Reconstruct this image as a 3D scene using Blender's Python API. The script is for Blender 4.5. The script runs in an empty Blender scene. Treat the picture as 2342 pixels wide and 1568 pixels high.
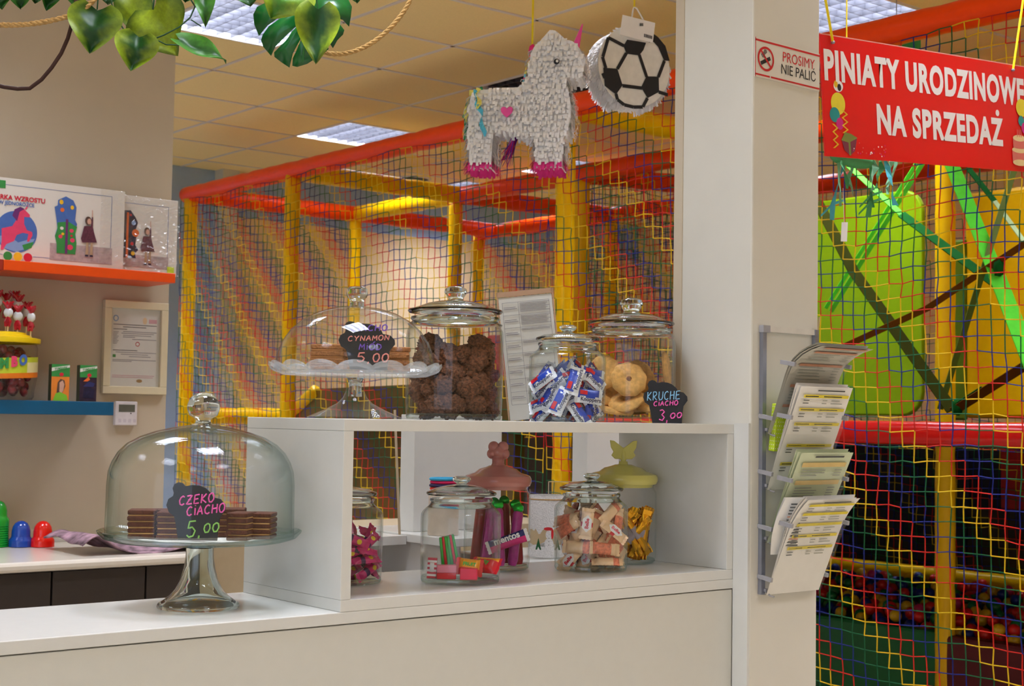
import bpy, bmesh, math, random
from mathutils import Vector, Matrix, noise as mnoise
import numpy as np

C = bpy.context.scene.collection
SC = bpy.context.scene
PI = math.pi
ZC = 1.45                                   # eye height above the floor

# ------------------------------------------------------------------ camera
YAW, PITCH, ROLL, FPX = math.radians(50.5624), math.radians(2.93876), math.radians(.90239), 3329.19
fw = Vector((math.cos(PITCH)*math.cos(YAW), math.cos(PITCH)*math.sin(YAW), math.sin(PITCH)))
rt0 = Vector((math.sin(YAW), -math.cos(YAW), 0)); up0 = rt0.cross(fw)
rt = rt0*math.cos(ROLL)+up0*math.sin(ROLL); up = rt.cross(fw)
cam = bpy.data.cameras.new('camera'); camo = bpy.data.objects.new('camera', cam); C.objects.link(camo)
camo.matrix_world = Matrix(((rt.x, up.x, -fw.x, 0), (rt.y, up.y, -fw.y, 0), (rt.z, up.z, -fw.z, ZC), (0, 0, 0, 1)))
cam.sensor_width = 36; cam.lens = FPX*36/2342; cam.clip_start = .05; cam.clip_end = 60
cam.dof.use_dof = True; cam.dof.focus_distance = 2.8; cam.dof.aperture_fstop = 13
SC.camera = camo

# ------------------------------------------------------------------ world, exposure
W = bpy.data.worlds.new('world'); SC.world = W; W.use_nodes = True
W.node_tree.nodes['Background'].inputs[0].default_value = (.74, .84, 1.0, 1)
W.node_tree.nodes['Background'].inputs[1].default_value = 1.7
LAMP_POWER = 46.0                           # radiance of the ceiling lamps' diffusers
LAMP_COLOUR = (.93, 1.0, 1.14)
SC.view_settings.view_transform = 'Standard'; SC.view_settings.look = 'None'
SC.view_settings.exposure = 0.0; SC.view_settings.gamma = 1.0
SC.view_settings.use_curve_mapping = False
cy = SC.cycles
cy.max_bounces = 9; cy.diffuse_bounces = 4; cy.glossy_bounces = 4; cy.transmission_bounces = 8
cy.transparent_max_bounces = 24; cy.caustics_reflective = False; cy.caustics_refractive = False
cy.sample_clamp_indirect = 6.0; cy.use_denoising = True; cy.blur_glossy = .5

# ------------------------------------------------------------------ helpers
def ray(px, py): return fw + rt*((px-1171)/FPX) - up*((py-784)/FPX)
def onX(px, py, X): d = ray(px, py); p = d*(X/d.x); return Vector((p.x, p.y, p.z+ZC))
def onY(px, py, Y): d = ray(px, py); p = d*(Y/d.y); return Vector((p.x, p.y, p.z+ZC))
def onZ(px, py, Z): d = ray(px, py); p = d*((Z-ZC)/d.z); return Vector((p.x, p.y, p.z+ZC))
def onD(px, py, D): p = ray(px, py)*D; return Vector((p.x, p.y, p.z+ZC))
VA = math.radians(-39.44)                   # heading that turns local x to the right as seen from the customer's side
RX = Vector((math.cos(VA), math.sin(VA), 0)); RY = Vector((-math.sin(VA), math.cos(VA), 0)); RZ = Vector((0, 0, 1))

def lin(c):
    return tuple(((v/12.92) if v <= .04045 else ((v+.055)/1.055)**2.4) for v in [x/255 for x in c])
_m = {}
def mat(name, rgb, rough=.5, metal=0., spec=.5, var=.06, scale=40., bump=0., coat=0., emit=0., trans=0., alpha=1., sheen=0., ior=1.45):
    if name in _m: return _m[name]
    m = bpy.data.materials.new(name); m.use_nodes = True; nt = m.node_tree; b = nt.nodes['Principled BSDF']
    col = lin(rgb)
    b.inputs['Roughness'].default_value = rough; b.inputs['Metallic'].default_value = metal
    b.inputs['Specular IOR Level'].default_value = spec; b.inputs['IOR'].default_value = ior
    b.inputs['Coat Weight'].default_value = coat; b.inputs['Transmission Weight'].default_value = trans
    b.inputs['Alpha'].default_value = alpha
    tc = nt.nodes.new('ShaderNodeTexCoord'); n = nt.nodes.new('ShaderNodeTexNoise'); n.inputs['Scale'].default_value = scale
    n.inputs['Detail'].default_value = 3
    nt.links.new(tc.outputs['Object'], n.inputs['Vector'])
    r = nt.nodes.new('ShaderNodeValToRGB')
    r.color_ramp.elements[0].position = .3; r.color_ramp.elements[1].position = .7
    r.color_ramp.elements[0].color = (*[max(0, v*(1-var)) for v in col], 1); r.color_ramp.elements[1].color = (*[min(1, v*(1+var)) for v in col], 1)
    nt.links.new(n.outputs['Fac'], r.inputs['Fac']); nt.links.new(r.outputs['Color'], b.inputs['Base Color'])
    if emit:
        b.inputs['Emission Color'].default_value = (*col, 1); b.inputs['Emission Strength'].default_value = emit
    if bump:
        bp = nt.nodes.new('ShaderNodeBump'); bp.inputs['Strength'].default_value = bump; bp.inputs['Distance'].default_value = .004
        nt.links.new(n.outputs['Fac'], bp.inputs['Height']); nt.links.new(bp.outputs['Normal'], b.inputs['Normal'])
    _m[name] = m; return m
def attr_mat(name, rough=.5, spec=.4):
    if name in _m: return _m[name]
    m = bpy.data.materials.new(name); m.use_nodes = True; nt = m.node_tree; b = nt.nodes['Principled BSDF']
    a = nt.nodes.new('ShaderNodeVertexColor'); a.layer_name = 'pattern'
    tc = nt.nodes.new('ShaderNodeTexCoord'); n = nt.nodes.new('ShaderNodeTexNoise'); n.inputs['Scale'].default_value = 150
    mx = nt.nodes.new('ShaderNodeMixRGB'); mx.blend_type = 'OVERLAY'; mx.inputs[0].default_value = .35
    nt.links.new(tc.outputs['Object'], n.inputs['Vector']); nt.links.new(a.outputs['Color'], mx.inputs[1]); nt.links.new(n.outputs['Fac'], mx.inputs[2])
    nt.links.new(mx.outputs['Color'], b.inputs['Base Color'])
    b.inputs['Roughness'].default_value = rough; b.inputs['Specular IOR Level'].default_value = spec
    _m[name] = m; return m
def shell_glass(name, tint=(.86, .93, .90), refl=.05, edge=.75, rough=.0, frost=0.):
    """thin wall of clear glass: straight-through transmission, more mirror towards grazing"""
    if name in _m: return _m[name]
    m = bpy.data.materials.new(name); m.use_nodes = True; nt = m.node_tree; nt.nodes.clear()
    o = nt.nodes.new('ShaderNodeOutputMaterial'); t = nt.nodes.new('ShaderNodeBsdfTransparent'); g = nt.nodes.new('ShaderNodeBsdfGlossy')
    g.inputs['Roughness'].default_value = rough
    lw = nt.nodes.new('ShaderNodeLayerWeight'); lw.inputs['Blend'].default_value = .5
    p = nt.nodes.new('ShaderNodeMath'); p.operation = 'POWER'; p.inputs[1].default_value = 4.5
    ma = nt.nodes.new('ShaderNodeMath'); ma.operation = 'MULTIPLY_ADD'; ma.inputs[1].default_value = edge; ma.inputs[2].default_value = refl
    nt.links.new(lw.outputs['Facing'], p.inputs[0]); nt.links.new(p.outputs[0], ma.inputs[0])
    p2 = nt.nodes.new('ShaderNodeMath'); p2.operation = 'POWER'; p2.inputs[1].default_value = 3
    nt.links.new(lw.outputs['Facing'], p2.inputs[0])
    cm = nt.nodes.new('ShaderNodeMixRGB'); cm.inputs[1].default_value = (.985, .99, .987, 1); cm.inputs[2].default_value = (*tint, 1)
    nt.links.new(p2.outputs[0], cm.inputs[0]); nt.links.new(cm.outputs[0], t.inputs['Color'])
    mx = nt.nodes.new('ShaderNodeMixShader')
    nt.links.new(ma.outputs[0], mx.inputs[0]); nt.links.new(t.outputs[0], mx.inputs[1]); nt.links.new(g.outputs[0], mx.inputs[2])
    last = mx
    if frost:
        d = nt.nodes.new('ShaderNodeBsdfDiffuse'); d.inputs[0].default_value = (.85, .88, .9, 1)
        tl = nt.nodes.new('ShaderNodeBsdfTranslucent'); tl.inputs[0].default_value = (.85, .88, .9, 1)
        m2 = nt.nodes.new('ShaderNodeMixShader'); nt.links.new(d.outputs[0], m2.inputs[1]); nt.links.new(tl.outputs[0], m2.inputs[2])
        m3 = nt.nodes.new('ShaderNodeMixShader'); m3.inputs[0].default_value = frost
        nt.links.new(mx.outputs[0], m3.inputs[1]); nt.links.new(m2.outputs[0], m3.inputs[2]); last = m3
    nt.links.new(last.outputs[0], o.inputs[0]); _m[name] = m; return m
def solid_glass(name='solid clear glass', rgb=(238, 246, 242)):
    return mat(name, rgb, rough=0., trans=1., var=.0, ior=1.5)

class MB:
    """collects shapes and links them as ONE mesh object"""
    def __init__(s): s.v = []; s.f = []; s.mi = []; s.col = None
    def add(s, vs, fs, mi=0):
        n = len(s.v); s.v += [tuple(v) for v in vs]; s.f += [tuple(i+n for i in f) for f in fs]; s.mi += [mi]*len(fs); return s
    def box(s, x0, x1, y0, y1, z0, z1, mi=0):
        vs = [(x, y, z) for z in (z0, z1) for y in (y0, y1) for x in (x0, x1)]
        return s.add(vs, [(0, 2, 3, 1), (4, 5, 7, 6), (0, 1, 5, 4), (2, 6, 7, 3), (0, 4, 6, 2), (1, 3, 7, 5)], mi)
    def obox(s, c, ex, ey, ez, mi=0):
        c, ex, ey, ez = Vector(c), Vector(ex), Vector(ey), Vector(ez)
        vs = [c+ex*a+ey*b+ez*d for d in (-1, 1) for b in (-1, 1) for a in (-1, 1)]
        return s.add(vs, [(0, 2, 3, 1), (4, 5, 7, 6), (0, 1, 5, 4), (2, 6, 7, 3), (0, 4, 6, 2), (1, 3, 7, 5)], mi)
    def tube(s, pts, r, n=10, mi=0, cap=True):
        pts = [Vector(p) for p in pts]; k = len(pts); rr = r if isinstance(r, (list, tuple)) else [r]*k
        rings = []; prev = None
        for i in range(k):
            t = (pts[min(i+1, k-1)]-pts[max(i-1, 0)]).normalized()
            if prev is None:
                a = Vector((0, 0, 1)) if abs(t.z) < .9 else Vector((1, 0, 0)); u = t.cross(a).normalized()
            else:
                u = (prev-t*prev.dot(t)).normalized()
            prev = u; w = t.cross(u)
            rings += [pts[i]+(u*math.cos(2*PI*j/n)+w*math.sin(2*PI*j/n))*rr[i] for j in range(n)]
        fs = [(i*n+j, i*n+(j+1) % n, (i+1)*n+(j+1) % n, (i+1)*n+j) for i in range(k-1) for j in range(n)]
        if cap: fs += [tuple(reversed(range(n))), tuple((k-1)*n+j for j in range(n))]
        return s.add(rings, fs, mi)
    def lathe(s, prof, n=48, c=(0, 0, 0), mi=0, wav=None, closed=False, mis=None):
        vs = []; k = len(prof)
        for i, (r, z) in enumerate(prof):
            for j in range(n):
                a = 2*PI*j/n; q = wav(i, a) if wav else (0, 0)
                vs.append((c[0]+(r+q[0])*math.cos(a), c[1]+(r+q[0])*math.sin(a), c[2]+z+q[1]))
        kk = k if closed else k-1
        for i in range(kk):
            i2 = (i+1) % k
            fs = [(i*n+j, i*n+(j+1) % n, i2*n+(j+1) % n, i2*n+j) for j in range(n)]
            if i == 0: base = len(s.v); s.v += [tuple(v) for v in vs]
            s.f += [tuple(q+base for q in f) for f in fs]; s.mi += [mis[i] if mis else mi]*len(fs)
        return s
    def prism(s, out, o, ex, ey, t, mi=0):
        """2-D outline in the plane o + x ex + y ey, thickened by t along ex x ey"""
        o, ex, ey = Vector(o), Vector(ex), Vector(ey); nz = ex.cross(ey).normalized()*t; n = len(out)
        vs = [o+ex*x+ey*y for x, y in out]+[o+ex*x+ey*y+nz for x, y in out]
        return s.add(vs, [tuple(reversed(range(n))), tuple(range(n, 2*n))]+[(i, (i+1) % n, n+(i+1) % n, n+i) for i in range(n)], mi)
    def poly(s, out, o, ex, ey, mi=0):
        o, ex, ey = Vector(o), Vector(ex), Vector(ey)
        return s.add([o+ex*x+ey*y for x, y in out], [tuple(range(len(out)))], mi)
    def grid(s, fn, nu, nv, mi=0):
        vs = [fn(i/nu, j/nv) for j in range(nv+1) for i in range(nu+1)]
        return s.add(vs, [(j*(nu+1)+i, j*(nu+1)+i+1, (j+1)*(nu+1)+i+1, (j+1)*(nu+1)+i) for j in range(nv) for i in range(nu)], mi)
    def ball(s, c, r, nu=16, nv=10, mi=0, fn=None):
        c = Vector(c); rr = r if isinstance(r, (tuple, list)) else (r, r, r)
        def q(u, v):
            a = 2*PI*u; b = PI*(v-.5); d = Vector((math.cos(b)*math.cos(a), math.cos(b)*math.sin(a), math.sin(b)))
            k = fn(d) if fn else 1
            return (c.x+d.x*rr[0]*k, c.y+d.y*rr[1]*k, c.z+d.z*rr[2]*k)
        return s.grid(q, nu, nv, mi)
    def build(s, name, mats, parent=None, loc=None, rotz=0, smooth=False, bevel=0, rot=None):
        me = bpy.data.meshes.new(name); me.from_pydata(s.v, [], s.f)
        for m in (mats if isinstance(mats, (list, tuple)) else [mats]): me.materials.append(m)
        me.polygons.foreach_set('material_index', s.mi)
        if s.col is not None:
            ca = me.color_attributes.new('pattern', 'FLOAT_COLOR', 'POINT')
            for i, c in enumerate(s.col): ca.data[i].color = (*c, 1)
        if smooth: me.polygons.foreach_set('use_smooth', [True]*len(me.polygons))
        bm = bmesh.new(); bm.from_mesh(me)
        if smooth: bmesh.ops.remove_doubles(bm, verts=bm.verts, dist=1e-6)
        bmesh.ops.recalc_face_normals(bm, faces=bm.faces); bm.to_mesh(me); bm.free()
        o = bpy.data.objects.new(name, me); C.objects.link(o)
        if parent: o.parent = parent
        if loc is not None: o.location = loc
        o.rotation_euler = rot if rot is not None else (0, 0, rotz)
        if bevel:
            b = o.modifiers.new('bevel', 'BEVEL'); b.width = bevel; b.segments = 2; b.limit_method = 'ANGLE'; b.angle_limit = .7
        if smooth and smooth != 'all':
            try: me.set_sharp_from_angle(angle=.7)
            except Exception: pass
        return o
def tag(o, label, cat, group=None):
    o['label'] = label; o['category'] = cat
    if group: o['group'] = group
    return o
def thing(name, label, cat, loc=(0, 0, 0), rotz=0, group=None, rot=None):
    o = bpy.data.objects.new(name, None); C.objects.link(o); o.empty_display_size = .05
    o.location = loc; o.rotation_euler = rot if rot is not None else (0, 0, rotz)
    return tag(o, label, cat, group)
def struct(o): o['kind'] = 'structure'; return o
def dup(root, loc, rot=None, label=None, name=None):
    r = root.copy(); C.objects.link(r); r.location = loc
    if rot is not None: r.rotation_euler = rot
    if label: r['label'] = label
    for ch in list(root.children):
        c = ch.copy(); C.objects.link(c); c.parent = r
        for g in list(ch.children):
            d = g.copy(); C.objects.link(d); d.parent = c
    return r
def text(name, body, size, m, parent, o, ex=(1, 0, 0), ey=(0, 0, 1), xs=1., bold=0., shear=0., align='CENTER', space=1., off=0.):
    cu = bpy.data.curves.new(name, 'FONT'); cu.body = body; cu.size = size; cu.offset = bold; cu.shear = shear
    cu.align_x = align; cu.align_y = 'CENTER'; cu.space_character = space; cu.resolution_u = 4; cu.fill_mode = 'FRONT'
    to = bpy.data.objects.new(name, cu); C.objects.link(to); bpy.context.view_layer.update()
    me = bpy.data.meshes.new_from_object(to.evaluated_get(bpy.context.evaluated_depsgraph_get())); bpy.data.objects.remove(to)
    o, ex, ey = Vector(o), Vector(ex), Vector(ey); nz = ex.cross(ey)
    for v in me.vertices:
        x, y = v.co.x*xs, v.co.y; v.co = o+ex*x+ey*y+nz*off
    me.materials.clear(); me.materials.append(m)
    ob = bpy.data.objects.new(name, me); C.objects.link(ob)
    if parent: ob.parent = parent
    return ob

# hand-drawn capitals as strokes in a 0..1 box
GL = {
 'C': [[(.85, .85), (.6, 1), (.25, .85), (.05, .5), (.2, .12), (.55, 0), (.88, .15)]], 'Z': [[(.08, .95), (.92, 1), (.05, .03), (.95, .06)], [(.3, .5), (.7, .54)]],
 'E': [[(.9, 1), (.15, .95), (.1, .02), (.92, .05)], [(.12, .5), (.75, .55)]], 'K': [[(.12, 1), (.1, 0)], [(.85, 1), (.15, .45), (.92, 0)]],
 'O': [[(.5, 1), (.15, .85), (.05, .45), (.25, .05), (.6, 0), (.92, .3), (.92, .7), (.7, .97), (.45, 1)]], 'I': [[(.5, .8), (.5, 0)], [(.5, 1.02), (.52, 1.1)]],
 'A': [[(.05, 0), (.5, 1), (.92, 0)], [(.22, .36), (.8, .38)]], 'H': [[(.12, 1), (.1, 0)], [(.88, 1), (.88, 0)], [(.1, .5), (.9, .54)]],
 'Y': [[(.05, 1), (.5, .5), (.95, 1)], [(.5, .5), (.42, 0)]], 'N': [[(.1, 0), (.12, 1), (.85, 0), (.92, 1)]], 'M': [[(.05, 0), (.15, 1), (.5, .35), (.85, 1), (.95, 0)]],
 'D': [[(.12, 1), (.12, 0), (.6, .05), (.92, .45), (.75, .85), (.1, 1)]], 'R': [[(.12, 0), (.1, 1), (.65, .98), (.8, .72), (.55, .5), (.14, .48), (.9, 0)]],
 'U': [[(.1, 1), (.08, .3), (.3, .02), (.7, .04), (.9, .3), (.9, 1)]], '5': [[(.85, 1), (.25, .97), (.15, .55), (.55, .62), (.88, .38), (.7, .06), (.3, 0), (.08, .14)]],
 '0': [[(.5, 1), (.15, .8), (.08, .4), (.3, .02), (.7, .05), (.92, .45), (.8, .88), (.5, 1)]], '3': [[(.12, .92), (.5, 1), (.82, .8), (.45, .54), (.85, .3), (.6, 0), (.1, .1)]],
 ',': [[(.45, .16), (.5, .04), (.3, -.16)]], "'": [[(.4, 1.08), (.7, 1.3)]], ' ': []}
def scrawl(mb, body, x, y, w, h, o, ex, ey, pen, mi=0, slope=0., shear=.12, gap=.22):
    """writes body from (x, y) with letters w x h on the plane o, ex, ey"""
    o, ex, ey = Vector(o), Vector(ex), Vector(ey); nz = ex.cross(ey).normalized()
    for ch in body:
        ww = w*(.45 if ch in 'I,' else 1)
        for st in GL[ch]:
            pts = []
            for k in range(len(st)-1):                       # soften the corners
                a, b = st[k], st[k+1]
                pts += [a, ((a[0]*2+b[0])/3, (a[1]*2+b[1])/3), ((a[0]+2*b[0])/3, (a[1]+2*b[1])/3)]
            pts.append(st[-1])
            P = [o+ex*(x+(px+shear*py)*ww)+ey*(y+py*h+slope*(x+px*ww))+nz*.0004 for px, py in pts]
            mb.tube(P, pen, 5, mi)
        x += ww*(1+gap)
    return x
random.seed(7)

# ------------------------------------------------------------------ materials of the room
white_lam = mat('white laminate', (213, 212, 207), rough=.22, var=.01, spec=.5)
white_paint = mat('off-white wall paint', (198, 184, 162), rough=.75, var=.02, scale=8)
pillar_paint = mat('pillar paint', (214, 210, 199), rough=.6, var=.02, scale=9, bump=.05)
tile_m = mat('mineral ceiling tile', (248, 222, 158), rough=.95, var=.03, scale=120)
bar_m = mat('ceiling grid metal', (222, 215, 212), rough=.4, var=.01)
floor_m = mat('beige vinyl floor', (200, 186, 164), rough=.5, var=.08, scale=30)
blue_m = mat('slate blue wall paint', (164, 190, 228), rough=.7, var=.02)
cream_m = mat('cream wall paint', (246, 220, 178), rough=.75, var=.02)
H = ZC+1.714
# ------------------------------------------------------------------ the room
struct(MB().box(-3, 9.2, -3, 9.4, -.06, 0).build('floor', floor_m))
GX = [4.0+.6*k for k in range(-12, 10)]; GY = [6.53+.6*k for k in range(-16, 6)]
LX = [-.8, 1.0, 2.8, 4.6, 6.4]; LY = [-1.87, -.07, 1.73, 3.53, 5.33, 7.13]
LAMPS = [(x, y) for x in LX for y in LY]+[(6.4, 8.33), (2.8, 8.33), (1.0, 8.33)]  # final pair: unseen lamps added to brighten the blue wall and pilaster
lamps = {(round(x, 2), round(y, 2)) for x, y in LAMPS}
cb = MB()
for x in GX[:-1]:
    for y in GY[:-1]:
        if (round(x, 2), round(y, 2)) in lamps: continue
        cb.add([(x, y, H), (x+.6, y, H), (x+.6, y+.6, H), (x, y+.6, H)], [(0, 1, 2, 3)])
ceil = struct(cb.build('ceiling', tile_m))
gb = MB()
for x in GX: gb.box(x-.009, x+.009, GY[0], GY[-1], H-.004, H+.012)
for y in GY: gb.box(GX[0], GX[-1], y-.009, y+.009, H-.004, H+.012)
gb.build('ceiling_grid', bar_m, ceil)
struct(MB().box(-1.2, 2.328, 4.75, 4.88, 0, H).build('wall_left', white_paint))
wb = MB(); pil0 = onY(491, 600, 9.22).x; pil1 = onY(534, 400, 9.22).x
wb.box(-3, pil0, 9.25, 9.4, 0, H, 0); wb.box(pil0, 9.2, 9.25, 9.4, 0, ZC+1.40, 1); wb.box(pil0, 9.2, 9.25, 9.4, ZC+1.40, H, 0)
struct(wb.build('wall_back', [blue_m, cream_m]))
struct(MB().box(pil0, pil1, 9.13, 9.25, 0, H).build('trim_1', white_lam))
struct(MB().box(9.05, 9.2, -3, 9.4, 0, H).build('wall_right', cream_m))
struct(MB().box(-3, 9.2, -3.1, -3, 0, H).build('wall_front_blocker', white_paint))  # unseen wall added to keep cool daylight off the front faces
struct(MB().box(-3.1, -3, 1.9, 9.4, 0, H).build('wall_side_blocker', white_lam))  # unseen wall, added and sized to hold daylight off the service wall
pm = MB().box(2.3242, 2.544, 2.036, 2.2595, 0, H); struct(pm.build('wall_pillar', pillar_paint, bevel=.004))
struct(MB().box(2.3212, 2.3242, 2.2365, 2.2615, 0, H).build('trim_2', white_paint))
struct(MB().box(2.318, 2.3242, 2.036, 2.0768, 0, ZC-.004).build('trim_3', white_lam))

# ------------------------------------------------------------------ recessed ceiling lamps
lamp_on = bpy.data.materials.new('lamp diffuser'); lamp_on.use_nodes = True
_b = lamp_on.node_tree.nodes['Principled BSDF']; _b.inputs['Base Color'].default_value = (.9, .9, .9, 1)
_b.inputs['Emission Color'].default_value = (*LAMP_COLOUR, 1); _b.inputs['Emission Strength'].default_value = LAMP_POWER
_w = lamp_on.node_tree.nodes.new('ShaderNodeTexWave'); _w.inputs['Scale'].default_value = 1.66; _w.bands_direction = 'X'
_t = lamp_on.node_tree.nodes.new('ShaderNodeTexCoord'); _mp = lamp_on.node_tree.nodes.new('ShaderNodeMapRange')
_mp.inputs['To Min'].default_value = LAMP_POWER*.55; _mp.inputs['To Max'].default_value = LAMP_POWER*1.45
lamp_on.node_tree.links.new(_t.outputs['Object'], _w.inputs['Vector']); lamp_on.node_tree.links.new(_w.outputs['Fac'], _mp.inputs['Value'])
lamp_on.node_tree.links.new(_mp.outputs['Result'], _b.inputs['Emission Strength'])
lamp_off = mat('unlit lamp diffuser', (220, 210, 205), rough=.3, metal=.3)
louvre = mat('grey louvre blades', (70, 70, 78), rough=.5, var=.02)
housing = mat('lamp housing', (235, 232, 228), rough=.5)
def ceiling_lamp(x, y, lit=True):
    t = thing('ceiling_light', 'square recessed ceiling light with a silver louvre grid', 'ceiling light', (x+.3, y+.3, H), group='recessed ceiling lights')
    h = MB()
    for s in (-1, 1):
        h.box(-.3, .3, s*.295-.005, s*.295+.005, -.005, .085); h.box(s*.295-.005, s*.295+.005, -.3, .3, -.005, .085)
    h.build('housing', housing, t)
    MB().add([(-.29, -.29, .08), (.29, -.29, .08), (.29, .29, .08), (-.29, .29, .08)], [(0, 1, 2, 3)]).build('diffuser', lamp_on if lit else lamp_off, t)
    g = MB()
    for k in range(-3, 4):
        g.box(-.29, .29, k*.0725-.0015, k*.0725+.0015, 0, .05); g.box(k*.0725-.0015, k*.0725+.0015, -.29, .29, .0, .05)
    g.build('louvre', louvre, t)
    return t
proto = None; off_proto = None
for x, y in LAMPS:
    if True:
        if (round(x, 2), round(y, 2)) == (4.6, 5.33):
            t = ceiling_lamp(x, y, False); t['label'] = 'unlit ceiling light beside the unicorn pinata, above the orange top tube'; continue
        if proto is None: proto = t = ceiling_lamp(x, y)
        else: t = dup(proto, (x+.3, y+.3, H))
        k = (round(x, 2), round(y, 2))
        if k == (2.8, 5.33): t['label'] = 'lit ceiling light behind the dark green monstera leaf'
        if k == (4.6, 7.13): t['label'] = 'lit ceiling light just above the orange top tube, left of the unicorn'
        if k == (4.6, 3.53): t['label'] = 'lit ceiling light above the red banner'
        if k == (6.4, 7.13): t['label'] = 'lit ceiling light over the far bays of the play frame'
vent = thing('ceiling_speaker', 'dark round speaker in the ceiling above the yellow tubes', 'speaker', tuple(onZ(945, 408, H)))
MB().lathe([(0, -.012), (.09, -.012), (.11, -.006), (.115, 0)], 32).build('grille', mat('dark grey grille', (58, 52, 44), rough=.6), vent, smooth=True)
MB().lathe([(.112, -.009), (.128, -.007), (.132, 0)], 32).build('rim', bar_m, vent, smooth=True)

# ------------------------------------------------------------------ sales counter and open shelf on it
ct = thing('sales_counter', 'long white sales counter with glossy laminate top', 'counter', (.9, 2.08, 0))
def loc_box(x0, x1, y0, y1, z0, z1, name, m, parent, bevel=.0015):
    p = parent.location
    return MB().box(x0-p.x, x1-p.x, y0-p.y, y1-p.y, z0-p.z, z1-p.z).build(name, m, parent, bevel=bevel)
loc_box(-.7, 2.3195, 2.077, 2.41, ZC-.350, ZC-.330, 'worktop', white_lam, ct)
loc_box(-.7, 2.3195, 2.079, 2.10, 0, ZC-.3520, 'front_panel', mat('counter front laminate', (206, 204, 195), rough=.3, var=.01), ct)
ds = thing('display_shelf', 'white open-backed shelf box standing on the sales counter', 'shelf', (1.83, 2.08, ZC-.33))
loc_box(1.345, 2.324, 2.077, 2.407, ZC-.0265, ZC-.0063, 'top_board', white_lam, ds, .0008)
loc_box(1.345, 2.318, 2.077, 2.407, ZC-.3298, ZC-.310, 'bottom_board', white_lam, ds, .0008)
loc_box(1.345, 1.365, 2.077, 2.407, ZC-.3098, ZC-.0267, 'side_panel', white_lam, ds, .0008)
loc_box(2.299, 2.318, 2.077, 2.407, ZC-.3098, ZC-.0267, 'side_panel', white_lam, ds, .0008)
SH = ZC-.31; TP = ZC-.0063; CT = ZC-.33       # shelf floor, shelf top, counter top

# ------------------------------------------------------------------ staff desk behind the counter
dk = thing('staff_desk', 'low desk with mauve-grey top behind the sales counter', 'desk', (2.2, 2.9, 0))
loc_box(1.82, 3.0, 2.5, 2.98, ZC-.395, ZC-.365, 'desktop', mat('mauve desk laminate', (138, 118, 120), rough=.45), dk)
loc_box(2.9, 2.95, 2.55, 2.93, 0, ZC-.395, 'leg', white_lam, dk); loc_box(1.86, 1.91, 2.55, 2.93, 0, ZC-.395, 'leg', white_lam, dk)
ht = thing('desk_hutch', 'white hutch with two upright boards on the staff desk', 'hutch', (2.3, 2.75, ZC-.365))
loc_box(1.936, 2.10, 2.56, 2.7495, ZC-.286, ZC-.267, 'ledge', white_lam, ht)
loc_box(1.936, 2.245, 2.75, 2.95, ZC-.286, ZC-.267, 'ledge', white_lam, ht)
loc_box(1.975, 2.235, 2.75, 2.806, ZC-.267, ZC+.004, 'upright', white_lam, ht)
loc_box(2.515, 2.80, 2.75, 2.806, ZC-.365, ZC-.01, 'upright', white_lam, ht)
loc_box(1.95, 2.0, 2.60, 2.90, ZC-.365, ZC-.286, 'foot', white_lam, ht)
loc_box(2.20, 2.505, 2.45, 2.90, ZC-.3649, ZC-.334, 'base_board', white_lam, ht)
tr = tag(MB().box(1.80, 1.935, 2.72, 2.95, ZC-.291, ZC-.2715).build('white_tray', white_lam), 'white board edge lying left of the upright on the staff desk', 'board')

# ------------------------------------------------------------------ back counter against the service wall
zb = ZC-.437
bk = thing('back_counter', 'white back counter with dark cupboards against the service wall', 'counter', (1.2, 4.45, 0))
def nose(u, v): return None
n = MB(); x0, x1 = -.8, onY(487, 1270, 4.13).x
prof = [(4.747, zb), (4.145, zb), (4.134, zb-.003), (4.13, zb-.010), (4.13, zb-.020), (4.134, zb-.027), (4.145, zb-.03), (4.747, zb-.03)]
vs = [(x-1.2, y-4.45, z) for x in (x0, x1) for y, z in prof]; k = len(prof)
n.add(vs, [(i, (i+1) % k, k+(i+1) % k, k+i) for i in range(k)]+[tuple(range(k)), tuple(range(2*k-1, k-1, -1))]); n.build('worktop', mat('back worktop laminate', (224, 214, 200), rough=.2, var=.01), bk)
loc_box(x0, x1-.02, 4.728, 4.747, zb, zb+.013, 'backsplash_strip', white_lam, bk)
dark_m = mat('dark brown cupboard front', (58, 50, 46), rough=.45, var=.04)
xs = [x0, onY(118, 1350, 4.17).x, onY(333, 1350, 4.17).x, x1-.03]
for a, b in zip(xs, xs[1:]): loc_box(a+.003, b-.003, 4.17, 4.19, .1, zb-.035, 'cupboard_door', dark_m, bk)
loc_box(x0, x1-.012, 4.20, 4.74, .0, zb-.032, 'carcass', mat('cupboard carcass', (66, 58, 52), rough=.6), bk)
loc_box(x1-.03, x1-.012, 4.17, 4.20, 0, zb-.032, 'end_panel', dark_m, bk)
pq = onY(475, 1250, 4.25)
tag(MB().box(x1+.004, x1+1.6, 4.24, 4.70, 0, ZC-.40).build('low_cupboard', mat('tan laminate', (178, 160, 130), rough=.5, var=.02)), 'plain tan low cupboard right of the dark back counter', 'cupboard')

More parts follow.
